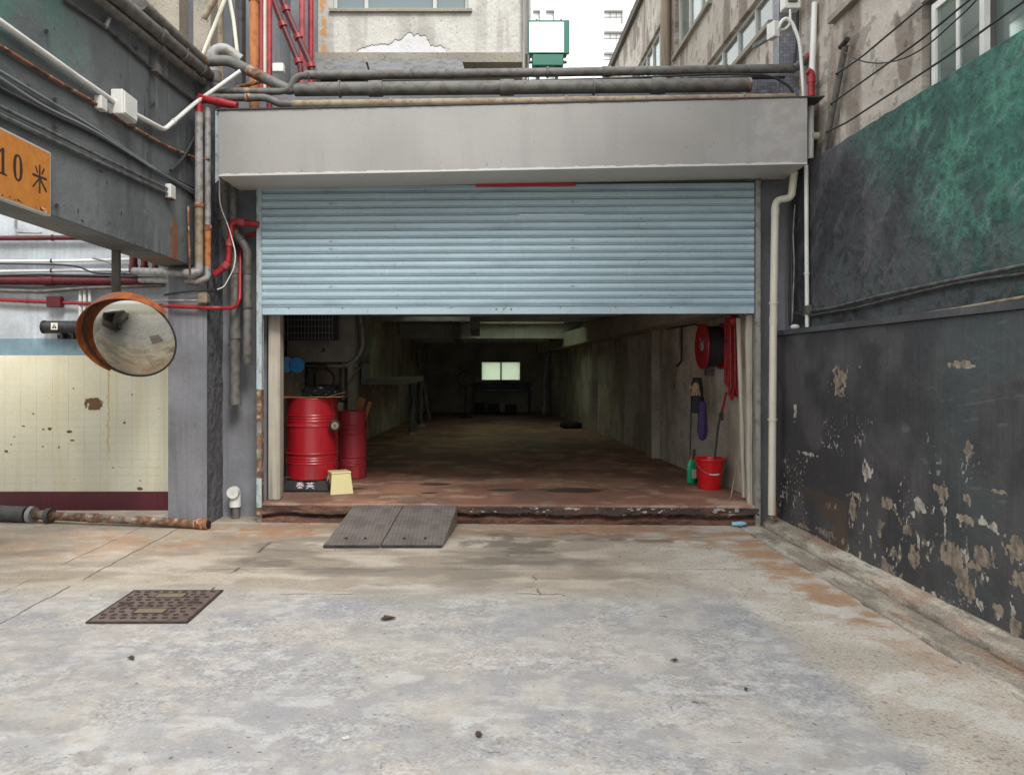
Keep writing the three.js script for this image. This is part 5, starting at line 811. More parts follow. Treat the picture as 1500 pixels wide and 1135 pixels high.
{ // cardboard and a black bag on the drum
  const y = FL + crateH - 0.02 + 0.93, t = thing('cardboard_sheet', 'bent brown cardboard sheet lying on top of the large drum', 'cardboard');
  mat('card', 0xa9805a, { t: 'paint', s: 1, rough: 0.9 });
  const g = new THREE.BoxGeometry(0.76, 0.008, 0.5, 24, 1, 12), p = g.attributes.position; for (let i = 0; i < p.count; i++) { const a = p.getX(i), b = p.getZ(i); p.setY(i, p.getY(i) + 0.014 + 0.02 * (fbm(a * 5 + 3, b * 5, 3) - 0.5) + 0.03 * Math.max(0, a - 0.24) + 0.0); } g.computeVertexNormals();
  add('sheet', uvBox(g), M.card, t); add('torn_flap', turned(box(0.2, 0.006, 0.12), { rz: 0.25, ry: 0.3 }, 0.3, 0.045, 0.14), M.card, t); t.position.set(drumX + 0.02, y, drumZ + 0.04);
  mat('bag', 0x1b1d21, { rough: 0.22, clearcoat: 0.3 });
  const b = new THREE.IcosahedronGeometry(0.19, 5), q = b.attributes.position; for (let i = 0; i < q.count; i++) { const v = V(q.getX(i), q.getY(i), q.getZ(i)), n = 1 + 0.5 * (Math.abs(fbm(v.x * 16 + 9, v.y * 16 + v.z * 12, 3) - 0.5) * 2 - 0.25); q.setXYZ(i, v.x * n * 1.15, Math.max(0, v.y * n * 0.45 + 0.05), v.z * n); } b.computeVertexNormals();
  const m = tag(add('plastic_bag', b, M.bag), 'crumpled glossy black plastic bag on the cardboard', 'bag'); m.position.set(drumX + 0.1, y + 0.018, drumZ + 0.06);
}
{ // planks standing in the narrow drum
  const bx = -0.163 * 9.95; [[0.04, 0.36, 0.09, 1.02, 'wider brown plank standing tilted in the narrow drum'], [0.1, 0.44, 0.05, 0.98, 'slim brown plank beside the wider one in the narrow drum'], [-0.05, 0.12, 0.07, 0.93, 'short grey board standing in the narrow drum']].forEach(([dx, a, w, l, label], i) => { const m = tag(add('plank', uvFn(box(w, l, 0.02, 0, l / 2, 0, 0.003), (x, y, z) => [x + z, y * 0.4]), i === 2 ? M.wood : M.woodBrown), label, 'plank', 'planks in the drum'); m.position.set(bx + dx - 0.17, FL + 0.04, -9.95 + 0.03 * i); m.rotation.z = -a * 0.72; m.rotation.y = 0.1 * i; });
}
{ // small wheel hung at the drum's shoulder
  const p = D(490, 623, 8.78), t = thing('castor', 'small black wheel with a beige hub hung beside the large drum', 'wheel');
  add('tyre', flat(new THREE.TorusGeometry(0.052, 0.016, 10, 28)).translate(0, 0.07, 0), M.black, t); add('hub', turned(cyl(0.045, 0.045, 0.02, 24), { rx: Math.PI / 2 }, 0, 0.07, 0), M.pipeBeige, t); add('axle', turned(cyl(0.012, 0.012, 0.05, 12), { rx: Math.PI / 2 }, 0, 0.07, 0.004), M.rust, t); add('wire_hook', rod(V(0, 0.12, 0), V(-0.03, 0.42, -0.02), 0.003, 6), M.cable, t);
  t.position.set(p.x, p.y - 0.07, p.z); t.rotation.y = 0.35;
}
{ // pale yellow stool
  const p = onY(494, 724, FL), t = thing('plastic_stool', 'small pale yellow plastic stool beside the black crate', 'stool'), h = 0.235, w = 0.105, f = 0.13, d = 0.09, e = 0.12; mat('stool', 0xd9cf9a, { rough: 0.42 });
  const leg = (s) => quad8([V(-f, 0, s * e), V(f, 0, s * e), V(w, h, s * d), V(-w, h, s * d), V(-f, 0, s * (e - 0.012)), V(f, 0, s * (e - 0.012)), V(w, h, s * (d - 0.012)), V(-w, h, s * (d - 0.012))].slice());
  add('seat', box(w * 2 + 0.02, 0.022, d * 2 + 0.02, 0, h, 0, 0.01), M.stool, t); for (const s of [-1, 1]) add('leg_panel', leg(s), M.stool, t); add('side_rib', [-1, 1].map((s) => box(0.012, 0.06, d * 2 - 0.03, s * (w - 0.004), h - 0.035, 0)), M.stool, t);
  t.position.set(p.x, FL, p.z - 0.12); t.rotation.y = 0.42;
}
// clutter against the left wall inside
{
  mat('spoolBlue', 0x1c86c8, { rough: 0.4 }); mat('ductGrey', 0x8b8578, { t: 'paint', s: 1, rough: 0.7 });
  [[419, 534, 'blue plastic cable reel partly behind the timber post'], [433, 535, 'blue plastic cable reel hanging over the drums']].forEach(([px, py, label], i) => { const p = D(px, py, 9.6), t = thing('cable_reel', label, 'reel', 'blue cable reels'); add('flange', turned(cyl(0.095, 0.095, 0.012, 28), { rz: Math.PI / 2 }, -0.05, 0.1, 0), M.spoolBlue, t); add('flange', turned(cyl(0.095, 0.095, 0.012, 28), { rz: Math.PI / 2 }, 0.05, 0.1, 0), M.spoolBlue, t); add('core', turned(cyl(0.055, 0.055, 0.1, 20), { rz: Math.PI / 2 }, 0, 0.1, 0), M.spoolBlue, t); t.position.set(p.x, p.y - 0.1, p.z); t.rotation.y = -1.25 + 0.2 * i; });
  pipe('reel_bar', 'dark bar through the blue reels', 'bar', [D(400, 534, 9.62), D(478, 537, 9.62)], 0.012, M.darkSteel);
  const t = thing('hanging_cabinet', 'grey boxy duct housing hung from the garage ceiling', 'housing'), a = D(478, 462, 9.9), b = D(522, 530, 9.9);
  add('case', quad8([V(-2.45, b.y, -9.9), V(b.x, b.y, -9.9), V(b.x + 0.02, 2.7, -9.9), V(-2.45, 2.7, -9.9), V(-2.45, b.y, -10.6), V(b.x, b.y, -10.6), V(b.x, 2.7, -10.6), V(-2.45, 2.7, -10.6)]), M.ductGrey, t); add('seam', span(b.x - 0.02, b.x + 0.012, b.y, 2.6, -9.9, -9.885), M.darkSteel, t); settle(t);
  const k = thing('wire_basket', 'black wire mesh basket under the garage ceiling behind the shutter', 'basket'), x0 = D(411, 0, 9.3).x, x1 = D(487, 0, 9.3).x, y0 = D(0, 497, 9.3).y, y1 = 2.5;
  add('frame', [span(x0, x1, y0, y0 + 0.02, -9.32, -9.3), span(x0, x1, y1, y1 + 0.02, -9.32, -9.3), span(x0, x1, y0, y0 + 0.015, -9.7, -9.32)], M.black, k); add('back_panel', span(x0, x1, y0 + 0.02, y1, -9.7, -9.69), M.black, k);
  for (let i = 0; i <= 15; i++) add('wire', rod(V(lerp(x0, x1, i / 15), y0, -9.298), V(lerp(x0, x1, i / 15), y1, -9.298), 0.0035, 5), M.cableGrey, k); for (let j = 1; j < 7; j++) add('wire', rod(V(x0, lerp(y0, y1, j / 7), -9.296), V(x1, lerp(y0, y1, j / 7), -9.296), 0.0035, 5), M.cableGrey, k); settle(k);
  pipe('duct_hose', 'grey flexible hose bending beside the hanging housing', 'hose', [D(527, 462, 9.8), D(532, 490, 9.8), D(530, 515, 9.8), D(512, 536, 9.8), D(480, 536, 9.8)], 0.03, M.pipeGrey, { bend: 0.12 });
  pipe('hook_pole', 'slanting dark pole behind the narrow drum', 'pole', [D(540, 520, 10.4), D(505, 570, 10.4)], 0.014, M.pipeDark);
  pipe('hose_coil', 'coiled black hose hung above the red drums', 'hose', Array.from({ length: 26 }, (_, k) => D(470 + 20 * Math.cos(k * 0.6), 556 + 17 * Math.sin(k * 0.6), 10.0 + k * 0.008)), 0.018, M.cable, { bend: 0.02 });
  pipe('wall_tube', 'grey tube running back above the blue reels', 'pipe', [D(470, 512, 9.8), D(505, 522, 11), D(540, 530, 13)], 0.03, M.pipeGrey);
  { const c = thing('carton', 'pale carton on the top shelf of the dark rack', 'box', 'cartons on the rack'); add('box_body', box(0.34, 0.22, 0.3, 0, 0.11, 0, 0.004), M.pipeBeige, c); add('tape', box(0.05, 0.002, 0.302, 0, 0.2212, 0), M.pipeCream, c); c.position.set(-2.18, FL + 1.43, -11.12); }
  const s = thing('storage_rack', 'dark metal rack with shelves behind the red drums', 'rack'); for (const [x, z] of [[-2.42, -10.9], [-1.95, -10.9], [-2.42, -11.4], [-1.95, -11.4]]) add('upright', span(x - 0.02, x + 0.02, 0, 1.7, z - 0.02, z + 0.02), M.darkSteel, s); for (const y of [0.4, 0.9, 1.4]) add('shelf', span(-2.44, -1.93, y, y + 0.03, -11.42, -10.88), M.darkSteel, s); s.position.y = FL;
  [[-2.3, 0.43, 'brown carton on the lower shelf of the dark rack'], [-2.15, 0.93, 'grey carton on the middle shelf of the dark rack']].forEach(([x, y, l], i) => { const c = thing('carton', l, 'box', 'cartons on the rack'); add('box_body', box(0.26, 0.24, 0.3, 0, 0.12, 0, 0.004), i ? M.pipeDark : M.card, c); add('tape', box(0.05, 0.002, 0.302, 0, 0.2412, 0), M.pipeBeige, c); c.position.set(x, FL + y, -11.1); });
}
// ---------------------------------------------------------------- inside, right wall
{
  const x = (d) => gr(d), d = 9.25; mat('reelRed', 0xa31624, { rough: 0.35, clearcoat: 0.3 }); mat('hoseDark', 0x30262c, { rough: 0.6 });
  const t = thing('hose_reel', 'red fire hose reel with dark hose on the right garage wall', 'hose reel'), X = x(d) - 0.24, y = D(0, 507, d).y, r = 0.275;
  const dish = () => { const g = lathe([[0.0, 0.012], [0.05, 0.012], [0.055, 0.004], [r * 0.55, 0.004], [r * 0.6, 0.012], [r * 0.92, 0.012], [r * 0.97, 0.026], [r, 0.016], [r, 0], [r * 0.95, -0.004], [0, -0.004]], 40); return g; };
  add('front_disc', turned(dish(), { rz: Math.PI / 2 }, 0, r, 0), M.reelRed, t); add('rear_disc', turned(dish(), { rz: -Math.PI / 2 }, 0.2, r, 0), M.reelRed, t);
  add('hub_cap', turned(cyl(0.05, 0.058, 0.016, 24), { rz: Math.PI / 2 }, -0.02, r, 0), M.pipeLight, t);
  for (let k = 0; k < 7; k++) add('hose_coil', turned(flat(new THREE.TorusGeometry(r * 0.82, 0.016, 8, 36)), { ry: Math.PI / 2 }, 0.022 + k * 0.026, r, 0), M.hoseDark, t);
  for (const a of [0.6, 2.2]) add('spoke_mark', rod(V(-0.014, r + 0.07 * Math.sin(a), 0.07 * Math.cos(a)), V(-0.016, r + 0.13 * Math.sin(a), 0.13 * Math.cos(a)), 0.006), M.pipeLight, t);
  add('wall_bracket', box(0.08, 0.12, 0.1, 0.22, r, 0), M.darkSteel, t); t.position.set(X, y - r, -d);
  const sw = thing('socket_box', 'pale socket with dark switch on the right garage wall', 'socket'), ps = D(1004, 534, 9.9); add('plate', box(0.03, 0.12, 0.12, 0, 0.06, 0, 0.006), M.pipeLight, sw); add('switch', box(0.012, 0.06, 0.06, -0.02, 0.06, 0.01), M.black, sw); sw.position.set(x(9.9) - 0.016, ps.y - 0.06, -9.9);
  const ib = thing('isolator_box', 'grey isolator box beside the pale socket', 'switch box'), pi = D(1015, 534, 9.6); add('case', box(0.09, 0.28, 0.13, 0, 0.14, 0, 0.01), M.pipeGrey, ib); add('handle', box(0.03, 0.12, 0.03, -0.05, 0.16, 0.05, 0.006), M.black, ib); ib.position.set(x(9.6) - 0.046, pi.y - 0.14, -9.6);
  pipe('wall_cable', 'black cable bending down the right garage wall', 'cable', [D(960, 482, 11.6), D(998, 475, 10.2), D(1004, 480, 9.95), D(1004, 525, 9.95)].map((p) => V(x(-p.z) - 0.02, p.y, p.z)), 0.01, M.cable);
  pipe('lever_bar', 'black lever bar on the right garage wall', 'bar', [D(974, 474, 10.8), D(975, 528, 10.8), D(968, 536, 11)].map((p) => V(x(-p.z) - 0.03, p.y, p.z)), 0.014, M.cable, { bend: 0.03 });
  pipe('wall_cable', 'thin pale cable hanging on the right garage wall', 'cable', [D(973, 474, 10.9), D(974, 500, 10.9), D(966, 540, 11.1), D(960, 570, 11.2)].map((p) => V(x(-p.z) - 0.025, p.y, p.z)), 0.006, M.pipeBeige, { bend: 0.1 });
  // red hose sleeve and ball
  const hg = (name, label, cat, px, py0, py1, d2, rx, m, wob) => { const a = D(px, py0, d2), b = D(px, py1, d2), h = a.y - b.y, g = new THREE.CylinderGeometry(rx * 0.7, rx, h, 20, 24), p = g.attributes.position; for (let i = 0; i < p.count; i++) { const q = Math.atan2(p.getZ(i), p.getX(i)), yy = p.getY(i) / h + 0.5, k = 1 + wob * Math.sin(q * 5 + yy * 3) * (1.1 - yy * 0.7) + wob * (fbm(q * 2 + 9, yy * 6, 3) - 0.5); p.setX(i, p.getX(i) * k); p.setZ(i, p.getZ(i) * k * 0.7); } g.computeVertexNormals(); const o = tag(add(name, g.translate(0, h / 2, 0), m), label, cat); o.position.set(a.x, b.y, -d2); return o; };
  mat('clothRed', 0x8e1822, { rough: 0.7 }); mat('clothDark', 0x23252c, { rough: 0.85 }); mat('clothPurple', 0x3a2b5c, { rough: 0.75 }); mat('gloveTan', 0x9a8068, { rough: 0.9 });
  { // bundle of red hose hung in loops
    const t = thing('red_hose', 'bundle of red hose hung in long loops beside the hose reel', 'hose');
    for (let k = 0; k < 5; k++) { const x0 = 1064 + k * 3.2, d2 = 8.78 - 0.02 * (k % 2), e = 560 + ((k * 7) % 5) * 5; add('hose_loop', sweep(fillet([D(x0, 464, d2), D(x0 - 1, 520, d2), D(x0 + (k % 2 ? 1 : -1), e, d2), D(x0 + 3, e + 6, d2 - 0.03), D(x0 + 4, e - 4, d2 - 0.05), D(x0 + 3, 464, d2 - 0.04)], 0.05), 0.0165, 10), k % 2 ? M.redPaint : M.clothRed, t); }
    add('binding_strap', sweep([D(1060, 500, 8.74), D(1082, 498, 8.72)], 0.012, 8), M.darkSteel, t); settle(t);
  }
  { const p = D(1076, 469, 8.55), m = tag(add('fire_bell', lathe([[0, 0], [0.03, 0.0], [0.055, 0.015], [0.062, 0.04], [0.05, 0.07], [0.02, 0.085], [0, 0.087]], 28), M.reelRed), 'round glossy red alarm bell high in the doorway corner', 'bell'); m.rotation.x = Math.PI / 2; m.position.set(p.x, p.y, p.z - 0.05); }
  hg('work_jacket', 'dark jacket hanging on the right garage wall', 'jacket', 1022, 553, 605, 9.5, 0.075, M.clothDark, 0.25);
  { const u = hg('umbrella_bag', 'purple bundle hanging below the dark jacket', 'bundle', 1029, 588, 645, 9.4, 0.062, M.clothPurple, 0.16), p = u.geometry.attributes.position; for (let i = 0; i < p.count; i++) { const k = Math.sqrt(clamp(p.getY(i) / 0.1)) * 0.75 + 0.25; p.setX(i, p.getX(i) * k); p.setZ(i, p.getZ(i) * k); } u.geometry.computeVertexNormals(); }
  { const p = D(1018, 566, 9.45), g = mergeGeometries([new THREE.SphereGeometry(0.045, 14, 10).scale(1, 1.2, 0.6), ...[-0.04, -0.015, 0.012, 0.04].map((k) => new THREE.CapsuleGeometry(0.013, 0.07, 4, 8).rotateZ(k * 6).translate(k, -0.07, 0)), new THREE.CapsuleGeometry(0.013, 0.05, 4, 8).rotateZ(1.1).translate(-0.06, -0.01, 0)].map(flat)); const m = tag(add('work_glove', g, M.gloveTan), 'tan work glove hung above the dark jacket', 'glove'); m.position.set(p.x, p.y, p.z + 0.05); }
  pipe('broom_handle', 'thin black handle leaning by the green bottle', 'handle', [V(D(1010, 700, 9.5).x, FL, -9.5), D(1014, 560, 9.7)], 0.01, M.cable);
  pipe('mop_handle', 'black handle standing in the red bucket', 'handle', [D(1043, 705, 8.95), D(1053, 622, 9.0), D(1059, 596, 9.02)], 0.013, M.cable, { extra: (t) => { add('clamp_head', box(0.05, 0.09, 0.04, 0, 0, 0, 0.01).translate(...D(1057, 610, 9.0).toArray()), M.darkSteel, t); add('red_hose_end', sweep([D(1058, 604, 9.0), D(1064, 575, 8.9)], 0.014, 10), M.redPaint, t); } });
  { // bucket
    const p = onY(1044, 718, FL), b = thing('red_bucket', 'bright red plastic bucket with a wire handle by the right post', 'bucket'); mat('bucketRed', 0xc8141e, { rough: 0.3, clearcoat: 0.2 });
    add('shell', lathe([[0, 0.01], [0.115, 0.01], [0.12, 0], [0.126, 0.004], [0.162, 0.33], [0.176, 0.335], [0.178, 0.35], [0.172, 0.362], [0.156, 0.362], [0.152, 0.34], [0.115, 0.02], [0, 0.02]], 44), M.bucketRed, b);
    const h = []; for (let k = 0; k <= 20; k++) { const a = k / 20 * Math.PI; h.push(V(-Math.cos(a) * 0.176, 0.335 - Math.sin(a) * 0.15, 0.03 + Math.sin(a) * 0.15)); } add('wire_handle', sweep(h, 0.004, 8), M.steel, b); add('grip', sweep(h.slice(8, 13), 0.009, 10), M.pvcWhite, b); for (const s of [-1, 1]) add('lug', box(0.02, 0.04, 0.04, s * 0.172, 0.335, 0.02, 0.006), M.bucketRed, b);
    b.position.set(p.x, FL, -9.0);
    const q = onY(1013, 708, FL), g = thing('green_bottle', 'green detergent bottle with a red cap beside the bucket', 'bottle'); mat('bottleGreen', 0x0e9a66, { rough: 0.3, clearcoat: 0.2 });
    const body = lathe([[0, 0], [0.05, 0], [0.058, 0.01], [0.056, 0.12], [0.062, 0.18], [0.058, 0.24], [0.035, 0.285], [0.022, 0.295], [0.022, 0.31], [0, 0.31]], 32); body.scale(1, 1, 0.62); add('body', body, M.bottleGreen, g); add('cap', cyl(0.024, 0.026, 0.04, 18).translate(0, 0.325, 0), M.redFaded, g);
    add('label', box(0.06, 0.11, 0.004, 0.018, 0.12, 0.037, 0.001), M.frame, g); g.position.set(q.x, FL, q.z); g.rotation.y = 0.2;
    const k = thing('dark_bottle', 'dark bottle standing behind the green one', 'bottle'), w = onY(1017, 690, FL); add('body', lathe([[0, 0], [0.045, 0], [0.048, 0.2], [0.02, 0.27], [0.018, 0.36], [0, 0.36]], 24), M.black, k); add('cap', cyl(0.02, 0.02, 0.05, 14).translate(0, 0.38, 0), M.cable, k); k.position.set(2.68, FL, -9.55);
  }
}
// ---------------------------------------------------------------- deep inside
{
  const t = thing('work_platform', 'dim grey platform on posts along the left garage wall', 'platform'); add('deck', span(-2.2, -1.35, 1.3, 1.42, -19, -14.5), M.concrete, t); for (const z of [-18.7, -16.4]) for (const x of [-1.4]) { add('post', rod(V(x, FL, z), V(x, 1.3, z), 0.075, 14), M.pipeGrey, t); add('post_foot', cyl(0.1, 0.12, 0.06, 14).translate(x, FL + 0.03, z), M.pipeLight, t); } add('side_sheet', span(-2.2, -2.18, 1.42, 2.3, -19, -14.5), M.sheet, t); settle(t);
  pipe('leaning_board', 'pale board leaning deep inside the garage on the left', 'board', [V(-1.35, FL, -21.5), V(-1.7, 2.1, -21.7)], 0.06, M.woodPale, { n: 4 });
  pipe('hanging_cable', 'cable loop hanging under the dim platform', 'cable', [V(-1.37, 1.3, -15.5), V(-1.37, 1.0, -15.8), V(-1.37, 0.75, -16), V(-1.37, 1.0, -16.3), V(-1.37, 1.3, -16.6)], 0.012, M.cable, { bend: 0.2 });
  const w = thing('workbench', 'dark workbench against the far garage wall under the window', 'workbench'); add('top', span(-0.2, 1.7, 0.85, 0.92, ZE + 0.02, ZE + 0.75), M.darkSteel, w); for (const [x, z] of [[-0.15, 0.1], [-0.15, 0.7], [1.65, 0.1], [1.65, 0.7]]) add('leg', span(x - 0.03, x + 0.03, FL, 0.85, ZE + z - 0.03, ZE + z + 0.03), M.darkSteel, w); add('back_board', span(-0.2, 1.7, 0.92, 1.15, ZE + 0.02, ZE + 0.05), M.darkSteel, w); settle(w);
  [[0.05, 0.3, 'dark bin'], [0.5, 0.26, 'dark machine part'], [1.05, 0.22, 'dark toolbox']].forEach(([x, h, l]) => { const b = thing('tool_bin', l + ' under the far workbench', 'bin', 'bins under the workbench'); add('body', box(0.34, h, 0.36, 0, h / 2, 0, 0.02), M.black, b); add('lid', box(0.36, 0.03, 0.38, 0, h + 0.017, 0, 0.008), M.darkSteel, b); b.position.set(x, FL, ZE + 0.5); });
  const r = thing('red_crate', 'small red crate at the far end of the garage', 'crate'); add('body', [span(-0.14, 0.14, 0, 0.02, -0.14, 0.14), span(-0.14, 0.14, 0.02, 0.26, 0.125, 0.14), span(-0.14, 0.14, 0.02, 0.26, -0.14, -0.125), span(-0.14, -0.125, 0.02, 0.26, -0.125, 0.125), span(0.125, 0.14, 0.02, 0.26, -0.125, 0.125)], M.redPaint, r); add('rim', flat(new THREE.TorusGeometry(0.19, 0.012, 6, 4).rotateZ(Math.PI / 4).rotateX(Math.PI / 2).translate(0, 0.26, 0)), M.redFaded, r); { const p = onY(788, 601, FL); r.position.set(p.x, FL, p.z); }
  pipe('plastic_strip', 'pale plastic sheeting hanging near the far right corner', 'sheeting', [V(2.1, 2.05, -22.8), V(2.0, 1.4, -22.8), V(1.95, FL + 0.05, -22.8)], 0.05, M.pipeLight, { bend: 0.4 });
  const tyre = thing('spare_tyre', 'dark tyre lying by the right garage wall', 'tyre'); add('rubber', flat(new THREE.TorusGeometry(0.2, 0.07, 12, 32).rotateX(Math.PI / 2).translate(0, 0.07, 0)), M.black, tyre); add('rim', cyl(0.14, 0.14, 0.06, 24).translate(0, 0.07, 0), M.darkSteel, tyre); tyre.position.set(2.2, FL, -18.2);
  const f = thing('work_fan', 'pedestal fan deep inside the garage on the left', 'fan'); add('guard', turned(flat(new THREE.TorusGeometry(0.22, 0.012, 8, 28)), {}, 0, 1.1, 0), M.darkSteel, f); add('hub', turned(cyl(0.06, 0.07, 0.1, 16), { rx: Math.PI / 2 }, 0, 1.1, 0), M.pipeBeige, f); add('stand', rod(V(0, 0.03, -0.03), V(0, 1.05, -0.03), 0.02), M.darkSteel, f); add('base', cyl(0.2, 0.22, 0.04, 24).translate(0, 0.02, -0.03), M.darkSteel, f); for (let k = 0; k < 4; k++) add('blade', turned(box(0.07, 0.17, 0.006, 0, 0.12, 0, 0.002), { rz: k * Math.PI / 2 }, 0, 1.1, 0.03), M.pipeBeige, f); f.position.set(-0.35, FL, -22);
}
// ---------------------------------------------------------------- yard objects
{ // two rubber ramps
  const A = onY(473, 803, 0), B = onY(558, 803, 0), C = onY(650, 803, 0), tx = paint(256, 256, (u, v) => { const a = (u * 12) % 1, b = (v * 12) % 1, odd = (Math.floor(u * 12) + Math.floor(v * 12)) % 2, p = odd ? [a - 0.5, b - 0.5] : [b - 0.5, a - 0.5], m = Math.abs(p[0] + p[1]) < 0.12 && Math.abs(p[0] - p[1]) < 0.75, n = per(u, v, 4, 5); let c = mix([112, 104, 100], [130, 121, 116], smooth(0.3, 0.7, n)); if (m) c = mul(c, 1.3); else c = mul(c, 0.9); return [c, m ? 1 : 0.2]; });
  unique('treadPlate', tx, { rough: 0.55, bump: 0.006 });
  [[A, B, 'nearer the drums'], [B, C, 'farther from the drums']].forEach(([p, q, w]) => {
    const t = thing('kerb_ramp', `brown grey tread plate ramp up the step, the half ${w}`, 'ramp', 'kerb ramps'), W = q.x - p.x - 0.012, L = p.z + 7.945, H = FL - 0.012, ox = 0.105;
    const pr = (x) => [V(x, 0, 0), V(x, 0.018, 0), V(x + ox, H, -L), V(x + ox, H, -L - 0.008), V(x + ox, H - 0.014, -L - 0.008), V(x + ox, H - 0.014, -L - 0.0), V(x + ox * 0.97, 0.004, -L + 0.1)], a = pr(0), b = pr(W), pos = [];
    const f = (...k) => { for (let i = 1; i + 1 < k.length; i++) for (const v of [k[0], k[i], k[i + 1]]) pos.push(v.x, v.y, v.z); };
    for (let i = 0; i < 7; i++) { const j = (i + 1) % 7; f(a[i], b[i], b[j], a[j]); } f(a[0], a[1], a[2], a[5], a[6]); f(a[2], a[3], a[4], a[5]); f(b[0], b[6], b[5], b[2], b[1]); f(b[2], b[5], b[4], b[3]);
    const g = new THREE.BufferGeometry(); g.setAttribute('position', new THREE.Float32BufferAttribute(pos, 3)); g.computeVertexNormals(); uvBox(g, 2.2);
    add('plate', g, M.treadPlate, t); add('front_lip', span(0.004, W - 0.004, 0.0, 0.022, -0.012, 0.006, 0.004), M.darkSteel, t); for (const s of [0.35, 0.7]) add('bolt', turned(cyl(0.014, 0.014, 0.01, 10), {}, W * s, 0.05, -0.16), M.darkSteel, t);
    t.position.set(p.x, 0.006, p.z);
  });
}
{ // cast iron manhole cover
  const t = thing('manhole_cover', 'rusty square cast iron manhole cover with tan name plates', 'manhole cover'), w = 0.64, d = 0.7; mat('castIron', 0x8a7974, { t: 'pipe', s: 1, rough: 0.6, metal: 0.2 }); mat('castDark', 0x4c403d, { t: 'pipe', s: 1, rough: 0.7 }); mat('tanPlate', 0x9c8c70, { t: 'paint', s: 1, rough: 0.7 });
  add('cover', box(w - 0.03, 0.012, d - 0.03, 0, 0.006, 0, 0.004), M.castIron, t);
  add('rim', [span(-w / 2, w / 2, 0, 0.01, d / 2 - 0.012, d / 2), span(-w / 2, w / 2, 0, 0.01, -d / 2, -d / 2 + 0.012), span(-w / 2, -w / 2 + 0.012, 0, 0.01, -d / 2 + 0.012, d / 2 - 0.012), span(w / 2 - 0.012, w / 2, 0, 0.01, -d / 2 + 0.012, d / 2 - 0.012)], M.castDark, t);
  const stud = uvBox(new RoundedBoxGeometry(0.036, 0.008, 0.02, 1, 0.003));
  for (let j = 0; j < 10; j++) for (let i = 0; i < 9; i++) { const x = -w / 2 + 0.055 + i * 0.066 + (j % 2 ? 0.02 : 0), z = -d / 2 + 0.06 + j * 0.064; if (x > w / 2 - 0.04) continue; if (Math.abs(x - 0.0) < 0.125 && (Math.abs(z - 0.14) < 0.065 || Math.abs(z + 0.2) < 0.065)) continue; const m = add('stud', stud, M.castDark, t); m.position.set(x, 0.014, z); m.rotation.y = (i + j) % 2 ? 0.5 : -0.3; }
  for (const z of [0.14, -0.2]) { const pl = add('name_plate', box(0.19, 0.006, 0.085, 0, 0.0135, z, 0.002), M.tanPlate, t); add('plate_border', [span(-0.105, 0.105, 0.01, 0.016, z + 0.046, z + 0.054), span(-0.105, 0.105, 0.01, 0.016, z - 0.054, z - 0.046), span(-0.105, -0.098, 0.01, 0.0155, z - 0.046, z + 0.046), span(0.098, 0.105, 0.01, 0.0155, z - 0.046, z + 0.046)], M.castDark, pl); }
  for (const [x, z] of [[-0.22, -0.02], [0.22, -0.04]]) add('key_hole', cyl(0.03, 0.03, 0.004, 14).scale(1.4, 1, 0.8).translate(x, 0.0145, z), M.castDark, t);
  t.position.set(-2.145, 0.004, -5.185); t.rotation.y = 0.01;
}
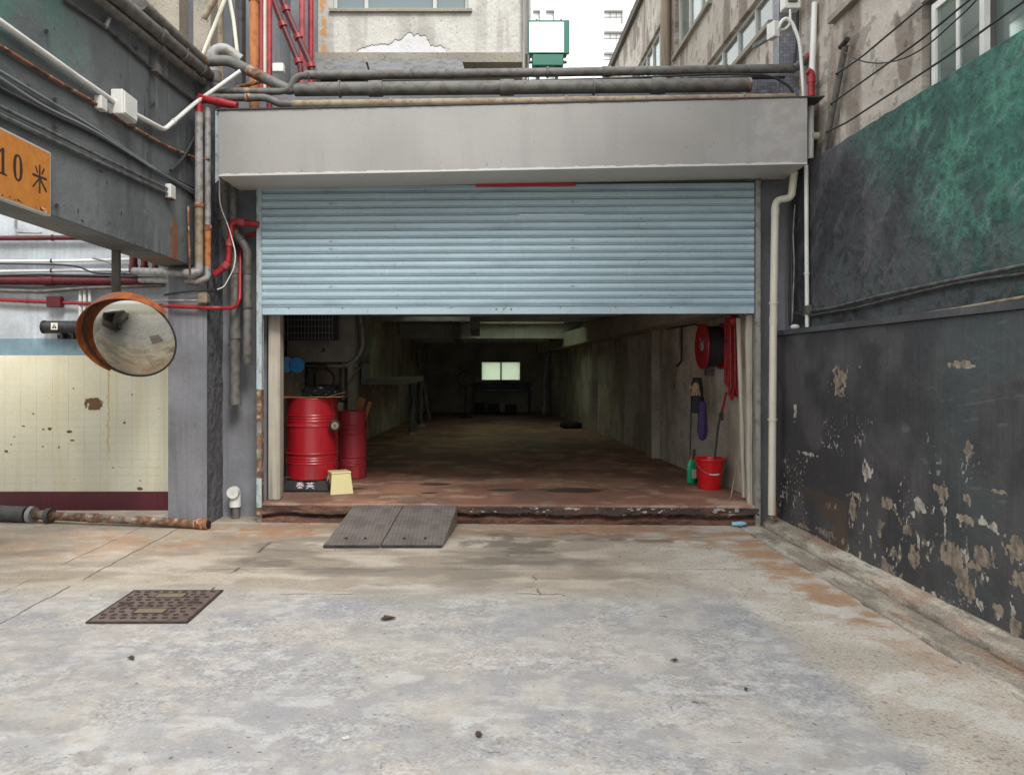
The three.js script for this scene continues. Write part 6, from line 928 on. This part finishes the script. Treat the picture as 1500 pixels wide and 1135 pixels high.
{ // leaves and scraps on the concrete
  const bits = [[570, 908, 0.034, 'dark curled leaf on the grey screed below the ramps'], [701, 1078, 0.018, 'dark crumpled leaf lying on its own in the yard'], [988, 969, 0.016, 'small brown leaf in the middle of the yard'], [1093, 1011, 0.011, 'tiny dark scrap near the bare concrete strip'], [192, 966, 0.02, 'brown leaf below the manhole cover']];
  mat('leaf', 0x4a3a2e, { rough: 0.8 });
  bits.forEach(([px, py, r, label], i) => {
    const p = onY(px, py, 0), pos = [], n = 16, P = [];
    for (let k = 0; k < n; k++) { const a = k / n * Math.PI * 2, q = 0.75 + 0.5 * fbm(k * 1.7 + i * 9, i * 5, 2), x = Math.cos(a) * r * 1.5 * q, z = Math.sin(a) * r * 0.75 * q * (1 - 0.4 * Math.cos(a)); P.push(V(x, 0.004 + 0.5 * r * (z / r) * (z / r) + 0.25 * r * fbm(k, i, 2), z)); }
    const c = V(0, 0.003, 0), e = V(r * 0.9, 0.006, 0), f = V(-r * 0.9, 0.006, 0), mid = (q) => (q.x > r * 0.45 ? e : q.x < -r * 0.45 ? f : c);
    for (let k = 0; k < n; k++) { const u = P[k], w = P[(k + 1) % n], m0 = mid(u), m1 = mid(w); for (const v of [m0, w, u, ...(m0 !== m1 ? [m0, m1, w] : [])]) pos.push(v.x, v.y, v.z); for (const v of [m0, u, w, ...(m0 !== m1 ? [m0, w, m1] : [])]) pos.push(v.x, v.y - 0.0015, v.z); }
    const g = new THREE.BufferGeometry(); g.setAttribute('position', new THREE.Float32BufferAttribute(pos, 3)); g.computeVertexNormals(); uvBox(g);
    const m = tag(add('fallen_leaf', g, M.leaf), label, 'leaf', 'leaves on the concrete'); m.position.set(p.x, 0.003, p.z); m.rotation.y = i * 1.3 + 0.4;
  });
  const p = onY(506, 1083, 0), m = tag(add('paper_scrap', box(0.03, 0.004, 0.02, 0, 0.002, 0), M.pvcWhite), 'tiny white paper scrap in the yard', 'paper'); m.position.set(p.x, 0.005, p.z); m.rotation.y = 0.5;
  const q = onF(1082, 762, 0.05), b = tag(add('blue_wrapper', (() => { const g = new THREE.SphereGeometry(0.07, 20, 12).scale(1.1, 0.3, 0.4), p = g.attributes.position; for (let i = 0; i < p.count; i++) { const k = 0.6 + 0.9 * fbm(p.getX(i) * 40 + 3, p.getY(i) * 60 + p.getZ(i) * 50, 3); p.setXYZ(i, p.getX(i) * k, p.getY(i) * k, p.getZ(i) * k); } g.computeVertexNormals(); return g; })(), new THREE.MeshPhysicalMaterial({ color: 0x8fc0d8, roughness: 0.4 })), 'crumpled pale blue wrapper at the foot of the step', 'wrapper'); b.position.set(q.x, 0.03, q.z + 0.01);
}
{ // convex traffic mirror hung from the beam
  const n = V(0.0, -0.5, 0.86).normalize(), c = D(190, 494, 6.62), r = 0.385, t = thing('convex_mirror', 'round convex traffic mirror with orange hood hung under the beam', 'mirror');
  mat('mirror', 0xc6c7bf, { t: 'enamel', s: 1, rough: 0.06, metal: 1 }); mat('hoodOrange', 0xb8642c, { t: 'pipe', s: 1, rough: 0.6 }); mat('hoodBack', 0x8f4a20, { rough: 0.6 });
  const R = 0.72, prof = []; for (let k = 0; k <= 16; k++) { const x = r * k / 16; prof.push([x, Math.sqrt(R * R - x * x) - Math.sqrt(R * R - r * r)]); } const q = new THREE.Quaternion().setFromUnitVectors(V(0, 1, 0), n);
  const put = (name, g, m) => { g.applyQuaternion(q); return add(name, g, m, t); };
  put('mirror_face', (() => { const g = lathe(prof.slice().reverse(), 64); return g; })(), M.mirror);
  put('rim', flat(new THREE.TorusGeometry(r + 0.002, 0.008, 10, 64)).rotateX(Math.PI / 2), M.darkSteel);
  put('back_shell', lathe([[r, -0.01], [r * 0.96, -0.05], [r * 0.6, -0.11], [0, -0.13]].reverse(), 48), M.hoodOrange);
  // hood: a curved band over the upper part of the rim
  const up = V(-0.62, 0.78, 0); up.addScaledVector(n, -n.dot(up)).normalize();
  const qi = q.clone().invert(), u = up.clone().applyQuaternion(qi), a0 = Math.atan2(u.z, u.x), pos = [], N = 40, half = 1.75;
  const ring = (a, rr, h) => V(Math.cos(a) * rr, h, Math.sin(a) * rr);
  const quad = (a, b, c2, d) => { for (const v of [a, b, c2, a, c2, d]) pos.push(v.x, v.y, v.z); };
  for (let k = 0; k < N; k++) { const a = a0 + lerp(-half, half, k / N), b = a0 + lerp(-half, half, (k + 1) / N), ha = 0.015 + 0.1 * Math.cos((a - a0) / half * Math.PI / 2), hb = 0.015 + 0.1 * Math.cos((b - a0) / half * Math.PI / 2); quad(ring(a, r + 0.012, -0.05), ring(b, r + 0.012, -0.05), ring(b, r + 0.02, hb), ring(a, r + 0.02, ha)); quad(ring(b, r + 0.018, -0.05), ring(a, r + 0.018, -0.05), ring(a, r + 0.026, ha), ring(b, r + 0.026, hb)); quad(ring(a, r + 0.02, ha), ring(b, r + 0.02, hb), ring(b, r + 0.026, hb), ring(a, r + 0.026, ha)); }
  const g = new THREE.BufferGeometry(); g.setAttribute('position', new THREE.Float32BufferAttribute(pos, 3)); g.computeVertexNormals(); uvBox(g); put('hood', g, M.hoodOrange);
  t.children.forEach((m) => m.position.copy(c));
  const top = D(141, 362, 6.9); add('hanger_post', span(-0.035, 0.035, 0, 1, -0.02, 0.02, 0.004).translate(0, 0, 0), M.pipeGrey, t); const hp = t.children[t.children.length - 1]; hp.scale.set(1, 2.655 - (c.y + 0.05), 1); hp.position.set(LX - 0.3, c.y + 0.05, -6.86);
  add('hanger_arm', rod(V(LX - 0.3, c.y + 0.12, -6.86), c.clone().addScaledVector(n, -0.1), 0.025, 10), M.pipeGrey, t);
  settle(t);
}
{ // a dark car parked down the bay, seen only in the mirror
  const t = thing('parked_car', 'dark hatchback parked in the covered bay, seen in the convex mirror', 'car'); mat('carPaint', 0x2a1116, { rough: 0.25, metal: 0.2, clearcoat: 1, clearcoatRoughness: 0.05 }); mat('carGlass', 0x10141a, { rough: 0.05 }); mat('lampGlass', 0xdadada, { rough: 0.1 });
  const s = new THREE.Shape(); s.moveTo(-2, 0.3); s.lineTo(-2.02, 0.6); s.quadraticCurveTo(-1.95, 0.85, -1.2, 0.92); s.lineTo(-0.55, 1.35); s.quadraticCurveTo(0.4, 1.52, 1.3, 1.38); s.lineTo(1.9, 0.95); s.lineTo(2.0, 0.4); s.lineTo(1.9, 0.28); s.closePath();
  add('body', uvBox(new THREE.ExtrudeGeometry(s, { depth: 1.5, bevelEnabled: true, bevelThickness: 0.08, bevelSize: 0.06, bevelSegments: 3 }).translate(0, 0, -0.75)), M.carPaint, t);
  for (const k of [-1, 1]) { const w = new THREE.Shape([[-0.85, 0.95], [-0.4, 1.3], [0.4, 1.41], [1.2, 1.3], [1.5, 0.98]].map(([a, b]) => new THREE.Vector2(a, b))); add('side_window', uvBox(new THREE.ExtrudeGeometry(w, { depth: 0.01, bevelEnabled: false }).translate(0, 0, k > 0 ? 0.832 : -0.842)), M.carGlass, t); add('headlight', box(0.06, 0.14, 0.3, -2.06, 0.66, k * 0.55, 0.03), M.lampGlass, t); for (const x of [-1.25, 1.25]) { const wh = add('wheel', turned(cyl(0.32, 0.32, 0.2, 28), { rx: Math.PI / 2 }, x, 0.32, k * 0.76), M.black, t); add('rim', turned(cyl(0.2, 0.2, 0.21, 20), { rx: Math.PI / 2 }, x, 0.32, k * 0.765), M.steel, wh); } }
  add('windscreen', quad8([V(-1.2, 0.98, 0.68), V(-1.2, 0.98, -0.68), V(-0.62, 1.36, -0.6), V(-0.62, 1.36, 0.6), V(-1.15, 0.96, 0.68), V(-1.15, 0.96, -0.68), V(-0.57, 1.34, -0.6), V(-0.57, 1.34, 0.6)]), M.carGlass, t);
  t.position.set(-5.3, 0, -2.6); t.rotation.y = -Math.PI / 2 + 0.1 + Math.PI;
}
renderer.render(scene, camera);
